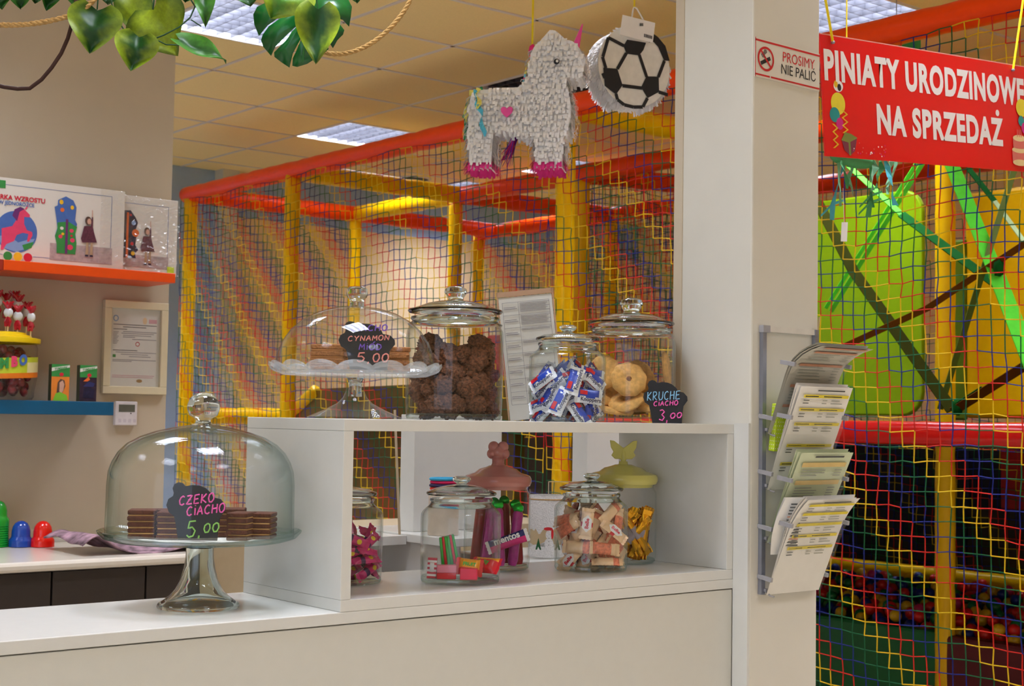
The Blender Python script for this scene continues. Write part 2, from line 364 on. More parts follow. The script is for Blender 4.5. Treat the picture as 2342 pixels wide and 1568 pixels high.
# ------------------------------------------------------------------ glassware
gl = shell_glass('clear jar glass', refl=.022, edge=.8); gl_solid = solid_glass()
gl_dome = shell_glass('clear dome glass', tint=(.66, .80, .78), refl=.018, edge=.85)
gl_green = shell_glass('green edged glass', tint=(.55, .76, .72), refl=.09, edge=.6)
frosted = shell_glass('pressed frosted glass', tint=(.8, .86, .9), refl=.10, edge=.5, frost=.16)
paper_m = mat('white paper', (236, 232, 226), rough=.8, var=.02)
black_board = mat('black chalk board', (24, 25, 30), rough=.55, var=.1)
pink_ch = mat('pink chalk ink', (238, 96, 176), rough=.7); blue_ch = mat('pale blue chalk ink', (136, 190, 226), rough=.7)
green_ch = mat('green chalk ink', (140, 196, 96), rough=.7); violet_ch = mat('violet chalk ink', (120, 84, 190), rough=.7); peach_ch = mat('peach chalk ink', (226, 140, 130), rough=.7)

CUP = [(1420, 1240), (1405, 1150), (1390, 1085), (1355, 1060), (1338, 1015), (1350, 975), (1380, 955), (1385, 935), (1376, 905), (1388, 877), (1412, 865), (1440, 870), (1460, 890), (1500, 882), (1550, 885), (1590, 900), (1630, 935), (1640, 960), (1690, 970), (1722, 1005), (1725, 1040), (1700, 1075), (1690, 1090), (1680, 1160), (1675, 1240)]
CUP = [((x-1548)/387, (1240-y)/387) for x, y in CUP]
def price_sign(loc, w, label, lines, rot, tilt=0., mirror=False):
    t = thing('price_sign', label, 'price sign', tuple(loc), group=None, rot=(tilt, 0, rot))
    MB().prism([(x*w, z*w) for x, z in (([(-a, b) for a, b in CUP][::-1]) if mirror else CUP)], (0, .003, 0), (1, 0, 0), (0, 0, 1), .003).build('board', black_board, t)
    m = MB(); mats = []
    for body, x, y, lw, lh, pen, mm, sl in lines:
        if mm not in mats: mats.append(mm)
        scrawl(m, body, x*w, y*w, lw*w, lh*w, (0, -.0004, 0), (1, 0, 0), (0, 0, 1), pen*w, mats.index(mm), sl)
    m.build('handwriting', mats, t)
    # small wedge behind that keeps it upright
    MB().box(-.12*w, .12*w, .003, .016, 0, .004).build('foot', black_board, t)
    return t

def knob_prof(r, z0, z1, neck):
    h = z1-z0
    return [(neck, z0), (neck*.92, z0+.12*h), (r*.8, z0+.3*h), (r, z0+.58*h), (r*.93, z0+.82*h), (r*.6, z0+.97*h), (0.0001, z1)]

# --- big cake stand with the tall dome, on the counter
S1 = Vector((1.180, 2.264, CT))
s1 = thing('cake_stand', 'plain clear glass pedestal cake plate standing on the white counter', 'cake stand', tuple(S1))
out = [(.0685, 0), (.0695, .003), (.068, .007), (.060, .012), (.050, .019), (.040, .030), (.032, .045), (.0265, .065), (.0235, .085), (.0232, .103)]
inn = [(.0175, .1), (.0180, .070), (.022, .052), (.028, .036), (.038, .021), (.050, .012), (.058, .005), (.060, 0)]
MB().lathe(out+inn, 64, closed=True).build('pedestal', gl_solid, s1, smooth=True)
MB().lathe([(.0232, .103), (.0265, .105), (.0265, .109), (.022, .1105)], 48).build('collar', gl_green, s1, smooth=True)
pl = [(0.0001, .112), (.10, .112), (.145, .113), (.162, .118), (.1705, .127), (.1715, .130), (.169, .131), (.160, .1235), (.145, .119), (.10, .1175), (0.0001, .1175)]
MB().lathe(pl, 96).build('plate', gl_green, s1, smooth=True)
d1 = thing('cake_dome', 'tall clear glass dome with a ball knob over the chocolate wafers', 'cake dome', (S1.x, S1.y, S1.z+.1180))
dp = [(.1585, 0), (.158, .04), (.1575, .09), (.1555, .112), (.150, .128), (.140, .145), (.126, .159), (.105, .171), (.080, .180), (.050, .187), (.022, .191), (.0135, .193)]
dq = [(max(.0001, r-.0035), z-.0035*(z/.193)) for r, z in dp]
MB().lathe(dp, 96).lathe(dq, 96).build('bell', gl_dome, d1, smooth=True)
MB().lathe([(.1555, .0), (.1585, .0), (.1588, .004), (.1552, .004)], 96, closed=True).build('rim', gl_green, d1, smooth=True)
MB().lathe([(.021, .191), (.014, .194), (.0125, .199), (.0155, .203), (.024, .208), (.0278, .219), (.0275, .225), (.0235, .237), (.014, .245), (.0001, .2475)], 48).build('knob', gl_solid, d1, smooth=True)
# doily and layered chocolate wafers
PZ = CT+.1182
tag(MB().lathe([(.0001, 0), (.09, 0), (.112, .0006)], 40, wav=lambda i, a: (.004*math.sin(14*a) if i == 2 else 0, 0)).build('doily', paper_m, loc=(S1.x, S1.y, PZ)), 'white paper doily under the chocolate wafers', 'doily')
choc = mat('chocolate wafer', (84, 44, 28), rough=.85, var=.3, scale=220, bump=.5); cream = mat('pale wafer cream', (204, 160, 104), rough=.8, var=.15)
choc_top = mat('cocoa top', (104, 58, 38), rough=.9, var=.3, scale=260, bump=.6)
def wafer_cake(w, d, h, n, mats, rnd):
    m = MB(); r = random.Random(rnd); z = 0; lh = h/(n+.35*(n-1)); 
    for k in range(n):
        j = r.uniform(-.0012, .0012)
        m.box(-w/2+j, w/2+j, -d/2+j, d/2-j, z, z+lh, 0); z += lh
        if k < n-1: m.box(-w/2+.001, w/2-.001, -d/2+.001, d/2-.001, z, z+lh*.35, 1); z += lh*.35
    m.v = [(x, y, zz) for x, y, zz in m.v]
    o = m.build('wafer_cake', mats); b = o.modifiers.new('bevel', 'BEVEL'); b.width = .0015; b.segments = 1
    return o
place = [(-.090, -.035, .045, .052, .15, 'leftmost chocolate layer wafer under the tall dome'), (-.038, -.040, .048, .050, .12, 'chocolate layer wafer just left of the black sign under the tall dome'), (-.065, .040, .05, .05, .3, 'chocolate layer wafer behind the left pair under the tall dome'),
         (.045, .03, .05, .055, .1, 'chocolate layer wafer behind the black sign under the tall dome'), (.078, -.038, .036, .05, -.15, 'chocolate layer wafer just right of the black sign under the tall dome'), (.106, -.008, .040, .055, -.05, 'rightmost chocolate layer wafer under the tall dome')]
for i, (x, y, w, d, a, lab) in enumerate(place):
    o = wafer_cake(w, d, .0475-.002*(i % 3), 5, [choc, cream], i); p = S1+RX*x+RY*y
    o.location = (p.x, p.y, PZ+.0008); o.rotation_euler = (0, 0, VA+a); tag(o, lab, 'wafer cake', 'chocolate wafers under the tall dome')
p = S1+RX*.014-RY*.086
price_sign((p.x, p.y, PZ+.002), .098, 'black cupcake-shaped price sign reading CZEKO CIACHO 5,00', [('CZEKO', -.33, .62, .10, .15, .013, pink_ch, .12), ('CIACHO', -.20, .43, .10, .15, .013, pink_ch, .12), ('5', -.20, .06, .17, .27, .014, green_ch, .05), (',', .0, .06, .1, .15, .014, green_ch, 0), ('00', .09, .12, .12, .15, .014, green_ch, .1)], VA)

# --- second stand with scalloped plate and low dome on the shelf
S2 = Vector((1.458, 2.218, TP))
s2 = thing('cake_stand', 'clear pressed glass cake stand with scalloped rim on top of the shelf', 'cake stand', tuple(S2))
MB().lathe([(.085, 0), (.0855, .003), (.078, .006), (.055, .016), (.032, .028), (.022, .038), (.0165, .05), (.0155, .062), (.018, .072)], 64).build('pedestal', gl, s2, smooth=True)
MB().lathe([(.0125, .040), (.0115, .055), (.013, .068), (.016, .0745), (.0001, .0745)], 32).build('stem_core', gl_solid, s2, smooth=True)
scal = lambda i, a: ((.004 if i > 3 else 0)*abs(math.sin(8*a))**.7, (.010 if i > 3 else 0)*(abs(math.sin(8*a))**.7-.4)*(1 if i < 7 else .8))
MB().lathe([(.016, .0735), (.07, .075), (.13, .078), (.147, .084), (.1530, .090), (.1525, .096), (.146, .0935), (.138, .0855)], 192, wav=scal).build('scalloped_rim', frosted, s2, smooth=True)
MB().lathe([(.0001, .084), (.136, .0855)], 64).build('plate', gl, s2, smooth=True)
d2 = thing('cake_dome', 'low clear glass dome with flat knob over the brown oat wafers', 'cake dome', (S2.x, S2.y, S2.z+.0865))
dp = [(.1465, 0), (.145, .012), (.1405, .032), (.132, .053), (.118, .073), (.098, .091), (.072, .105), (.045, .113), (.022, .116), (.0135, .118)]
MB().lathe(dp, 96).build('bell', shell_glass('low dome glass', tint=(.80, .83, .86), refl=.03, edge=.75), d2, smooth=True)
MB().lathe([(.0138, .116), (.0128, .124), (.0135, .130), (.0175, .134), (.0195, .140), (.0185, .149), (.0145, .1525), (.0001, .153)], 40).build('knob', gl_solid, d2, smooth=True)
oat = mat('oat wafer', (150, 98, 56), rough=.9, var=.3, scale=240, bump=.6); oatc = mat('oat wafer cream', (184, 128, 78), rough=.9, var=.2)
for i, (x, y, w, d, h, lab) in enumerate([(-.045, -.035, .060, .05, .046, 'brown oat wafer left of the sign under the low dome'), (-.02, .03, .05, .05, .046, 'brown oat wafer behind the sign under the low dome'), (.075, -.01, .042, .05, .044, 'brown oat wafer right of the sign under the low dome')]):
    o = wafer_cake(w, d, h, 4, [oat, oatc], 20+i); p = S2+RX*x+RY*y
    o.location = (p.x, p.y, TP+.0858); o.rotation_euler = (0, 0, VA+.1*i); tag(o, lab, 'wafer cake', 'oat wafers under the low dome')
p = S2+RX*.032-RY*.085
t = price_sign((p.x, p.y, TP+.0862), .088, 'black cupcake-shaped price sign reading CIACHO CYNAMON MIOD 5,00', [('CIACHO', -.33, .78, .10, .12, .012, violet_ch, .03), ('CYNAMON', -.38, .585, .088, .10, .010, peach_ch, .05), ("MIOD", -.18, .40, .10, .12, .010, violet_ch, .0), ("'", .02, .41, .10, .12, .009, violet_ch, .0), ('5', -.22, .16, .15, .18, .014, peach_ch, 0), (',', -.03, .14, .1, .14, .014, peach_ch, 0), ('00', .06, .16, .13, .17, .014, peach_ch, 0)], VA)
t.scale = (1.13, 1, 1)

# --- storage jars
def jar(name, label, loc, R, hs, ht, Rn, Rl, zl, ztop, kn, cat='jar', rot=0, flat=False):
    """body of radius R with shoulder height hs, top ht, neck Rn; lid Rl at zl, lid crown ztop; knob (r, z0, z1, neck)"""
    t = thing(name, label, cat, tuple(loc), rot)
    body = [(.0001, .004), (R*.90, .004), (R*.955, .002), (R*.975, .008), (R*.985, .02), (R, hs*.5), (R, hs*.9), (R*.985, hs*.96), (R*.94, hs), (Rn*1.10, hs+(ht-hs)*.30)]
    MB().lathe(body, 72).lathe([(r_-.0028, z) for r_, z in body[4:]], 72).build('body', gl, t, smooth=True)
    g = ht-hs
    MB().lathe([(Rn*1.10, hs+g*.28), (Rn*1.03, hs+g*.45), (Rn*.995, hs+g*.62), (Rn*1.0, ht-.007), (Rn*1.035, ht-.004), (Rn*1.02, ht), (Rn*.955, ht), (Rn*.945, ht-.006), (Rn*.945, hs+g*.6), (Rn*.99, hs+g*.40), (Rn*1.06, hs+g*.26)], 72, closed=True).build('neck', gl_solid, t, smooth=True)
    MB().lathe([(.0001, .0015), (R*.88, .0015), (R*.96, .0018), (R*.978, .007), (R*.95, .0125), (R*.85, .009), (.0001, .0085)], 72).build('thick_base', gl_green, t, smooth=True)
    lid = thing_part('lid', t)
    oz = [(Rl*.97, zl-.003), (Rl, zl), (Rl*.985, zl+.003), (Rl*.9, zl+.005), (Rl*.78, zl+.007+(ztop-zl)*.1), (Rl*.6, zl+(ztop-zl)*.72), (Rl*.4, ztop-.002), (kn[3]*1.1, ztop), (.0001, ztop+.0005)]
    iz = [(.0001, ztop-.0055), (Rl*.4, ztop-.007), (Rl*.58, zl+(ztop-zl)*.72-.005), (Rl*.76, zl+.002), (Rn*.93, zl-.003)]
    MB().lathe(oz[::-1]+[(Rn*.97, zl-.003)]+iz[::-1], 72).build('dome', gl_solid, lid, smooth=True)
    MB().lathe(knob_prof(*kn), 40).build('knob', gl_solid, lid, smooth=True)
    return t
def thing_part(name, parent, loc=(0, 0, 0)):
    o = bpy.data.objects.new(name, None); C.objects.link(o); o.parent = parent; o.location = loc; o.empty_display_size = .03; return o
JL = Vector((1.742, 2.296, TP)); JC = Vector((2.207, 2.276, TP)); JS = Vector((1.931, 2.172, TP))
jar('cookie_jar', 'large glass jar of dark chocolate cookies beside the low dome', JL, .0965, .183, .203, .0855, .0945, .2145, .236, (.0225, .236, .265, .016))
jar('cookie_jar', 'large glass jar of round pale ring cookies against the pillar', JC, .0975, .183, .204, .0855, .0945, .2145, .238, (.0255, .238, .271, .018))
jar('sweet_jar', 'small glass jar of blue and white wrapped wafers on top of the shelf', JS, .0768, .134, .157, .058, .0645, .164, .178, (.0178, .178, .1935, .0095))
JP = Vector((1.489, 2.300, SH)); J2 = Vector((1.682, 2.188, SH)); JB = Vector((2.052, 2.228, SH)); JM = Vector((1.883, 2.328, SH)); JG = Vector((2.214, 2.303, SH))
jar('sweet_jar', 'glass jar of pink wrapped sweets half hidden by the left side panel', JP, .0765, .134, .157, .058, .0645, .164, .178, (.0178, .178, .1935, .0095))
jar('sweet_jar', 'glass jar holding a few red and green sweets on the shelf floor', J2, .0758, .134, .157, .058, .0665, .166, .183, (.0178, .183, .199, .0105))
jar('sweet_jar', 'glass jar of wrapped pink wafer biscuits on the shelf floor', JB, .0766, .134, .157, .058, .0665, .166, .183, (.0178, .183, .1985, .0105))
# jars with ceramic lids
def ceramic_jar(label, loc, R, h, Rl, rgb, name):
    t = thing('sweet_jar', label, 'jar', tuple(loc), VA)
    MB().lathe([(.0001, .004), (R*.9, .004), (R*.97, .006), (R, .018), (R, h*.86), (R*.98, h*.9), (R*.93, h*.93), (R*.9, h*.96), (R*.95, h)], 64).build('body', gl, t, smooth=True)
    MB().lathe([(.0001, .0015), (R*.9, .0015), (R*.98, .006), (R*.93, .011), (.0001, .008)], 64).build('thick_base', gl_green, t, smooth=True)
    m = mat(name, rgb, rough=.18, coat=.3, var=.02)
    lid = thing_part('lid', t)
    MB().lathe([(R*.88, h-.008), (R*.9, h-.001), (Rl*.96, h-.001), (Rl, h+.006), (Rl*1.0, h+.013), (Rl*.96, h+.019), (Rl*.86, h+.022), (Rl*.70, h+.025), (Rl*.55, h+.033), (Rl*.35, h+.037), (.018, h+.040), (.0001, h+.041)], 64).build('cap', m, lid, smooth=True)
    return t, lid, m, h+.038
t, lid, m, z = ceramic_jar('glass jar with pink ceramic lid holding sweet tubes on the shelf', JM, .0675, .172, .069, (196, 128, 120), 'pink ceramic')
b = MB().lathe([(.017, z-.003), (.0125, z+.006), (.0125, z+.014), (.015, z+.018)], 32)
for x, zz, r_ in ((-.0095, .040, .0115), (.0095, .040, .0115), (-.0125, .026, .0110), (.0125, .026, .0110), (0, .029, .0145), (0, .018, .013)): b.ball((x, 0, z+zz), (r_, r_*.85, r_), 16, 12)
b.build('flower_knob', m, lid, smooth=True)
t, lid, m, z = ceramic_jar('glass jar with yellow ceramic butterfly lid holding gold wrapped sweets', JG, .0730, .172, .0755, (214, 206, 112), 'yellow ceramic')
bf = MB(); W0 = [(x_*1.15, y_*1.1) for x_, y_ in [(0, 0), (.006, .010), (.016, .010), (.023, .017), (.019, .024), (.024, .033), (.026, .047), (.018, .046), (.008, .038), (.0, .032)]]
bf.prism(W0+[(-x, y) for x, y in W0[::-1][1:-1]], (0, .004, z+.003), (1, 0, 0), (0, 0, 1), .008)
bf.ball((0, 0, z+.018), (.006, .007, .021), 14, 10); bf.lathe([(.014, z-.002), (.010, z+.004), (.009, z+.009)], 24)
bf.build('butterfly_knob', m, lid, smooth=True, bevel=.0015)

p = Vector((2.168, 2.142, TP))
price_sign((p.x-.004, p.y-.02, TP), .092, 'black cupcake-shaped price sign reading KRUCHE CIACHO 3,00', [('KRUCHE', -.46, .53, .105, .19, .011, blue_ch, .06), ('CIACHO', -.31, .40, .085, .105, .012, pink_ch, .06), ('3', -.20, .06, .15, .24, .014, pink_ch, 0), (',', -.03, .04, .1, .2, .014, pink_ch, 0), ('00', .06, .10, .12, .12, .014, pink_ch, .1)], VA, tilt=-.06)

# ------------------------------------------------------------------ what is in the jars
def inside(n, R, z0, z1, rmin, seed, tries=4000):
    r = random.Random(seed); pts = []
    for _ in range(tries):
        a = r.uniform(0, 2*PI); q = R*math.sqrt(r.random()); z = r.uniform(z0, z1); p = Vector((q*math.cos(a), q*math.sin(a), z))
        if all((p-o).length > rmin for o in pts): pts.append(p)
        if len(pts) >= n: break
    return pts
dark = mat('dark chocolate oat cookie', (112, 68, 42), rough=.85, var=.6, scale=190, bump=1.0)
protos = []
for k in range(4):
    m = MB(); off = Vector((k*7.3, 1.7*k, 0))
    m.ball((0, 0, 0), (.026, .024, .017), 44, 30, fn=lambda d: 1+.26*mnoise.noise(d*3+off)+.16*mnoise.noise(d*8+off)+.11*mnoise.noise(d*19+off))
    protos.append(m.build('chocolate_cookie', dark, smooth='all'))
pts = inside(90, .068, .024, .132, .0275, 3); pts += [Vector((-.045, -.02, .148)), Vector((.05, -.02, .150)), Vector((.055, .02, .14)), Vector((-.05, .02, .14))]
for i, q in enumerate(pts):
    o = protos[i] if i < 4 else protos[i % 4].copy()
    if i >= 4: C.objects.link(o)
    w = JL+RX*q.x+RY*q.y; o.location = (w.x, w.y, w.z+q.z); o.rotation_euler = (random.uniform(-.9, .9), random.uniform(-.9, .9), random.uniform(0, 6))
    tag(o, 'dark chunky chocolate cookie heaped in the large jar', 'cookie', 'dark cookies in the large jar')
# pale ring cookies
short = mat('golden shortbread', (226, 172, 98), rough=.85, var=.22, scale=90, bump=.4)
m = MB(); m.lathe([(.005, .004), (.006, .010), (.012, .0125), (.024, .013), (.034, .011), (.0385, .006), (.0375, .002), (.03, 0), (.012, 0), (.006, .001)], 40, closed=True, wav=lambda i, a: (.0012*math.sin(9*a) if i in (4, 5, 6) else 0, 0))
rc = m.build('ring_cookie', short, smooth=True)
RCK = [(-.010, -.062, .090, 1.25, 0, .1, 'pale ring cookie facing out with its hole showing, above the price sign'), (-.060, -.030, .105, 1.35, .25, -.5, 'pale ring cookie leaning at the jar side behind the small jar'), (-.035, -.045, .020, .15, .1, 0, 'lowest pale ring cookie lying flat at the jar front'), (-.012, -.055, .042, .55, -.35, 0, 'pale ring cookie tilted under the upright one'),
       (-.062, -.020, .060, .6, .6, 0, 'pale ring cookie slanting low at the left of its jar'), (.045, -.03, .03, .3, 0, 0, None), (.0, .03, .02, .1, 0, 0, None), (.03, .04, .04, .4, .2, 0, None), (-.04, .045, .035, .3, -.2, 0, None), (.072, .0, .115, 1.45, 0, 1.35, 'pale ring cookie standing on edge at the right of its jar'), (.068, .0, .045, 1.45, 0, 1.35, None), (.02, .05, .10, 1.2, .1, .4, None), (-.02, .045, .085, .9, .3, .2, None)]
for i, (x, y, z, tx, ty, yaw, lab) in enumerate(RCK):
    o = rc if i == 0 else rc.copy()
    if i: C.objects.link(o)
    w = JC+RX*x+RY*y; o.location = (w.x, w.y, w.z+z); o.rotation_euler = (Matrix.Rotation(VA+yaw, 3, 'Z') @ Matrix.Rotation(ty, 3, 'Y') @ Matrix.Rotation(tx, 3, 'X')).to_euler()
    tag(o, lab or 'pale ring cookie at the back of the jar by the pillar', 'cookie', 'ring cookies in the jar by the pillar')

def packet(L, w, t, mats, band=None, seed=0, fin=.006):
    """pillow pack: mats[0] body, mats[1] second colour field, mats[2] crimped ends"""
    m = MB(); r = random.Random(seed); nu, nv = 16, 8
    def f(sgn):
        def q(u, v):
            x = (u-.5)*L; e = min(1, min(u, 1-u)/.22); k = math.sin(e*PI/2)**.7 if 0 < u < 1 else 0
            wv = 1-.06*k; y = (v-.5)*w*wv; b = max(0, 1-(abs(v-.5)*2)**2.6)**.5
            return (x, y, sgn*t/2*k*b+.0006*math.sin(u*40+v*9+seed)*k)
        return q
    for sg in (1, -1):
        n0 = len(m.f); m.grid(f(sg), nu, nv)
        for j in range(nv):
            for i in range(nu):
                u, v = (i+.5)/nu, (j+.5)/nv
                m.mi[n0+j*nu+i] = 1 if (band and band(u, v, sg)) else 0
    for s in (-1, 1):
        n = 9; vs = []
        for k in range(n): vs += [(s*L/2, (k/(n-1)-.5)*w, 0), (s*(L/2+fin+(.0012 if k % 2 else 0)), (k/(n-1)-.5)*w*1.02, .0012*math.sin(k*2.1))]
        m.add(vs, [(2*k, 2*k+1, 2*k+3, 2*k+2) for k in range(n-1)], 2)
    return m
def scatter(protos, pts, J, label, cat, group, seed, tilt=.9, face=.5, ranks=None):
    r = random.Random(seed); res = []
    for i, q in enumerate(pts):
        o = protos[i] if i < len(protos) else dup(protos[i % len(protos)], (0, 0, 0))
        w = J+RX*q.x+RY*q.y; o.location = (w.x, w.y, w.z+q.z)
        M = Matrix.Rotation(VA, 3, 'Z') @ Matrix.Rotation(math.atan2(q.x, -q.y)*.6, 3, 'Z') @ Matrix.Rotation(PI/2-r.uniform(0, tilt), 3, 'X') @ Matrix.Rotation(r.uniform(-1.4, 1.4), 3, 'Z')
        o.rotation_euler = M.to_euler(); tag(o, label, cat, group); res.append(o)
    return res
wb_ = mat('blue foil wrapper', (38, 70, 178), rough=.25, coat=.4); ww_ = mat('white foil wrapper', (232, 234, 240), rough=.25, coat=.4); wr_ = mat('red wrapper print', (206, 34, 46), rough=.3)
ink = mat('dark blue print', (24, 28, 74), rough=.4)
kp = []
for k in range(3):
    o = packet(.047, .029, .013, [wb_, ww_, ww_], lambda u, v, s: v < .42+.06*math.sin(9*u), k).build('wrapped_wafer', [wb_, ww_, ww_], smooth=True)
    text('lettering', 'Knoppers', .0115, ink, o, (.002, -.0062, .0073), (1, 0, 0), (0, 1, 0), bold=.0002)
    MB().add([(-.022, .003, .0066), (-.006, .003, .0073), (-.006, .011, .0060), (-.022, .011, .0052)], [(0, 1, 2, 3)]).build('red_panel', wr_, o)
    MB().add([(-.018, -.011, -.0060), (.018, -.011, -.0060), (.018, -.001, -.0074), (-.018, -.001, -.0074)], [(3, 2, 1, 0)]).build('red_panel', wr_, o)
    kp.append(o)
pts = inside(80, .057, .014, .100, .0195, 11)
pts = [Vector((-.050, -.036, .082)), Vector((.012, -.056, .080)), Vector((-.015, -.058, .040)), Vector((.040, -.045, .05)), Vector((-.05, -.03, .035)), Vector((.02, -.055, .018)), Vector((.05, -.03, .085))]+[q for q in pts if q.y > -.035]
scatter(kp, pts, JS, 'blue and white wrapped wafer with red panel in the small jar', 'wrapped wafer', 'wrapped wafers in the small jar', 5, tilt=.5)

# pink sweets in the half-hidden jar
pk = mat('magenta foil wrapper', (206, 36, 118), rough=.22, coat=.5, var=.1); dkp = mat('dark violet wrapper', (70, 24, 84), rough=.25, coat=.4); yl = mat('yellow wrapper print', (236, 196, 40), rough=.3)
pp = []
for k in range(2):
    o = packet(.050, .018, .012, [pk, dkp, pk], lambda u, v, s: .25 < u < .42, 30+k).build('wrapped_sweet', [pk, dkp, pk], smooth=True)
    MB().ball((.010, 0, .0062), (.005, .005, .0008), 8, 4).build('printed_flower', yl, o); pp.append(o)
scatter(pp, inside(44, .058, .014, .092, .020, 21), JP, 'small magenta wrapped sweet in the half-hidden jar', 'sweet', 'pink sweets in the half-hidden jar', 6, tilt=1.2)

# a few sweets in the second jar
red_ = mat('red sweet wrapper', (206, 30, 44), rough=.3, coat=.3); grn_ = mat('green sweet wrapper', (48, 168, 62), rough=.3, coat=.3); pkk = mat('pale pink wrapper', (226, 130, 150), rough=.4); wh_ = mat('white sweet wrapper', (236, 232, 230), rough=.35); ylw = mat('yellow orange wrapper', (238, 160, 40), rough=.3, coat=.3)
def on_floor(o, x, y, z, rot, lab, cat='sweet', J=None):
    J = J or J2; w = J+RX*x+RY*y; o.location = (w.x, w.y, w.z+z); o.rotation_euler = (Matrix.Rotation(VA, 3, 'Z') @ rot).to_euler(); return tag(o, lab, cat)
E3 = Matrix.Identity(3)
def RXYZ(x, y, z): return (Matrix.Rotation(z, 3, 'Z') @ Matrix.Rotation(y, 3, 'Y') @ Matrix.Rotation(x, 3, 'X'))
m = MB()
for k in range(9): m.box(-.0085, .0085, -.006, .006, k*.0042, k*.0042+.0042, k % 2)
m.box(-.004, .004, -.0063, -.0059, .012, .029, 1)
on_floor(m.build('striped_sweet', [red_, wh_], bevel=.001), -.052, -.036, .0105, RXYZ(0, .05, 0), 'red and white striped sweet standing at the left of its jar')
m = MB()
def gstripe(u, v):
    a = (u-.5)*.034; return (a*(1-.25*v), 0, v*.055)
for k in range(6): m.box(-.017+k*.0057, -.017+(k+1)*.0057, -.005, .005, 0, .055, [0, 1, 0, 0, 1, 0][k])
m.v = [((x*(1-.18*z/.055))+.012*math.sin(z*30)*.4, y, z) for x, y, z in m.v]
on_floor(m.build('striped_sweet', [grn_, red_], bevel=.0012), -.018, -.010, .033, RXYZ(.1, -.25, .1), 'green and red striped sweet leaning in the jar with few sweets')
m = MB().box(-.018, .018, -.009, .009, 0, .012, 0); m.box(-.018, .018, -.009, .009, .012, .026, 1)
on_floor(m.build('boxed_sweet', [red_, pkk], bevel=.0012), -.024, -.046, .0105, RXYZ(0, 0, .1), 'pink and red boxed sweet at the front of the jar with few sweets')
o = packet(.038, .034, .018, [ylw, red_, red_], lambda u, v, s: v < .35, 50).build('wrapped_sweet', [ylw, red_, red_], smooth=True)
text('lettering', 'FRUIT', .009, grn_, o, (0, .002, .0096), (1, 0, 0), (0, 1, 0), bold=.0004)
on_floor(o, .018, -.036, .032, RXYZ(1.1, .1, -.05), 'yellow and red wrapped sweet on top in the jar with few sweets')
m = MB().box(-.016, .016, -.010, .010, 0, .021); on_floor(m.build('boxed_sweet', [mat('bright pink red wrapper', (232, 40, 80), rough=.35)], bevel=.0014), .018, -.052, .0105, RXYZ(0, 0, -.05), 'bright pink square sweet at the front bottom of the jar with few sweets')
o = packet(.052, .034, .022, [red_, ylw, red_], lambda u, v, s: v > .8, 51).build('wrapped_sweet', [red_, ylw, red_], smooth=True)
text('lettering', 'fruity', .012, grn_, o, (0, .002, .0115), (1, 0, 0), (0, 1, 0), bold=.0005)
on_floor(o, .048, -.020, .034, RXYZ(.95, .0, -.6), 'large red wrapped sweet leaning right in the jar with few sweets')

# wrapped wafer biscuits
wafp = mat('pink waffle biscuit', (222, 128, 96), rough=.5, coat=.3, var=.3, scale=160); cr_ = mat('cream biscuit wrapper', (236, 200, 158), rough=.3, coat=.4, var=.1)
bp = []
for k, (a, b) in enumerate([(wafp, cr_), (cr_, red_), (cr_, wafp)]):
    o = packet(.050, .026, .012, [a, b, cr_], (lambda u, v, s: .38 < u < .58) if k == 1 else (lambda u, v, s: u > .75), 60+k).build('wrapped_biscuit', [a, b, cr_], smooth=True)
    if k == 1:
        MB().poly([(.016*math.cos(a_)*(1+.08*math.cos(6*a_)), .010*math.sin(a_)*(1+.08*math.cos(6*a_))) for a_ in [2*PI*q/30 for q in range(30)]], (0, 0, .0066), (1, 0, 0), (0, 1, 0)).build('printed_cloud', wh_, o)
        text('lettering', 'BeBe', .010, red_, o, (0, 0, .0071), (1, 0, 0), (0, 1, 0), bold=.0004)
    bp.append(o)
pts = inside(80, .056, .014, .120, .0195, 31)
pts = [Vector((-.012, -.060, .098)), Vector((-.050, -.034, .088)), Vector((.03, -.055, .022)), Vector((.045, -.04, .082)), Vector((.025, -.055, .048)), Vector((-.03, -.052, .05)), Vector((-.045, -.04, .022)), Vector((.052, -.02, .05))]+[q for q in pts if q.y > -.03]
res = scatter([bp[1], bp[0], bp[2]], pts, JB, 'small wrapped wafer biscuit in the front right jar on the shelf floor', 'biscuit', 'wrapped biscuits in the front right jar', 8, tilt=.5)
res[0].rotation_euler = (Matrix.Rotation(VA, 3, 'Z') @ Matrix.Rotation(PI/2-.1, 3, 'X') @ Matrix.Rotation(1.45, 3, 'Z')).to_euler()
res[2].rotation_euler = (Matrix.Rotation(VA, 3, 'Z') @ Matrix.Rotation(.5, 3, 'X')).to_euler()

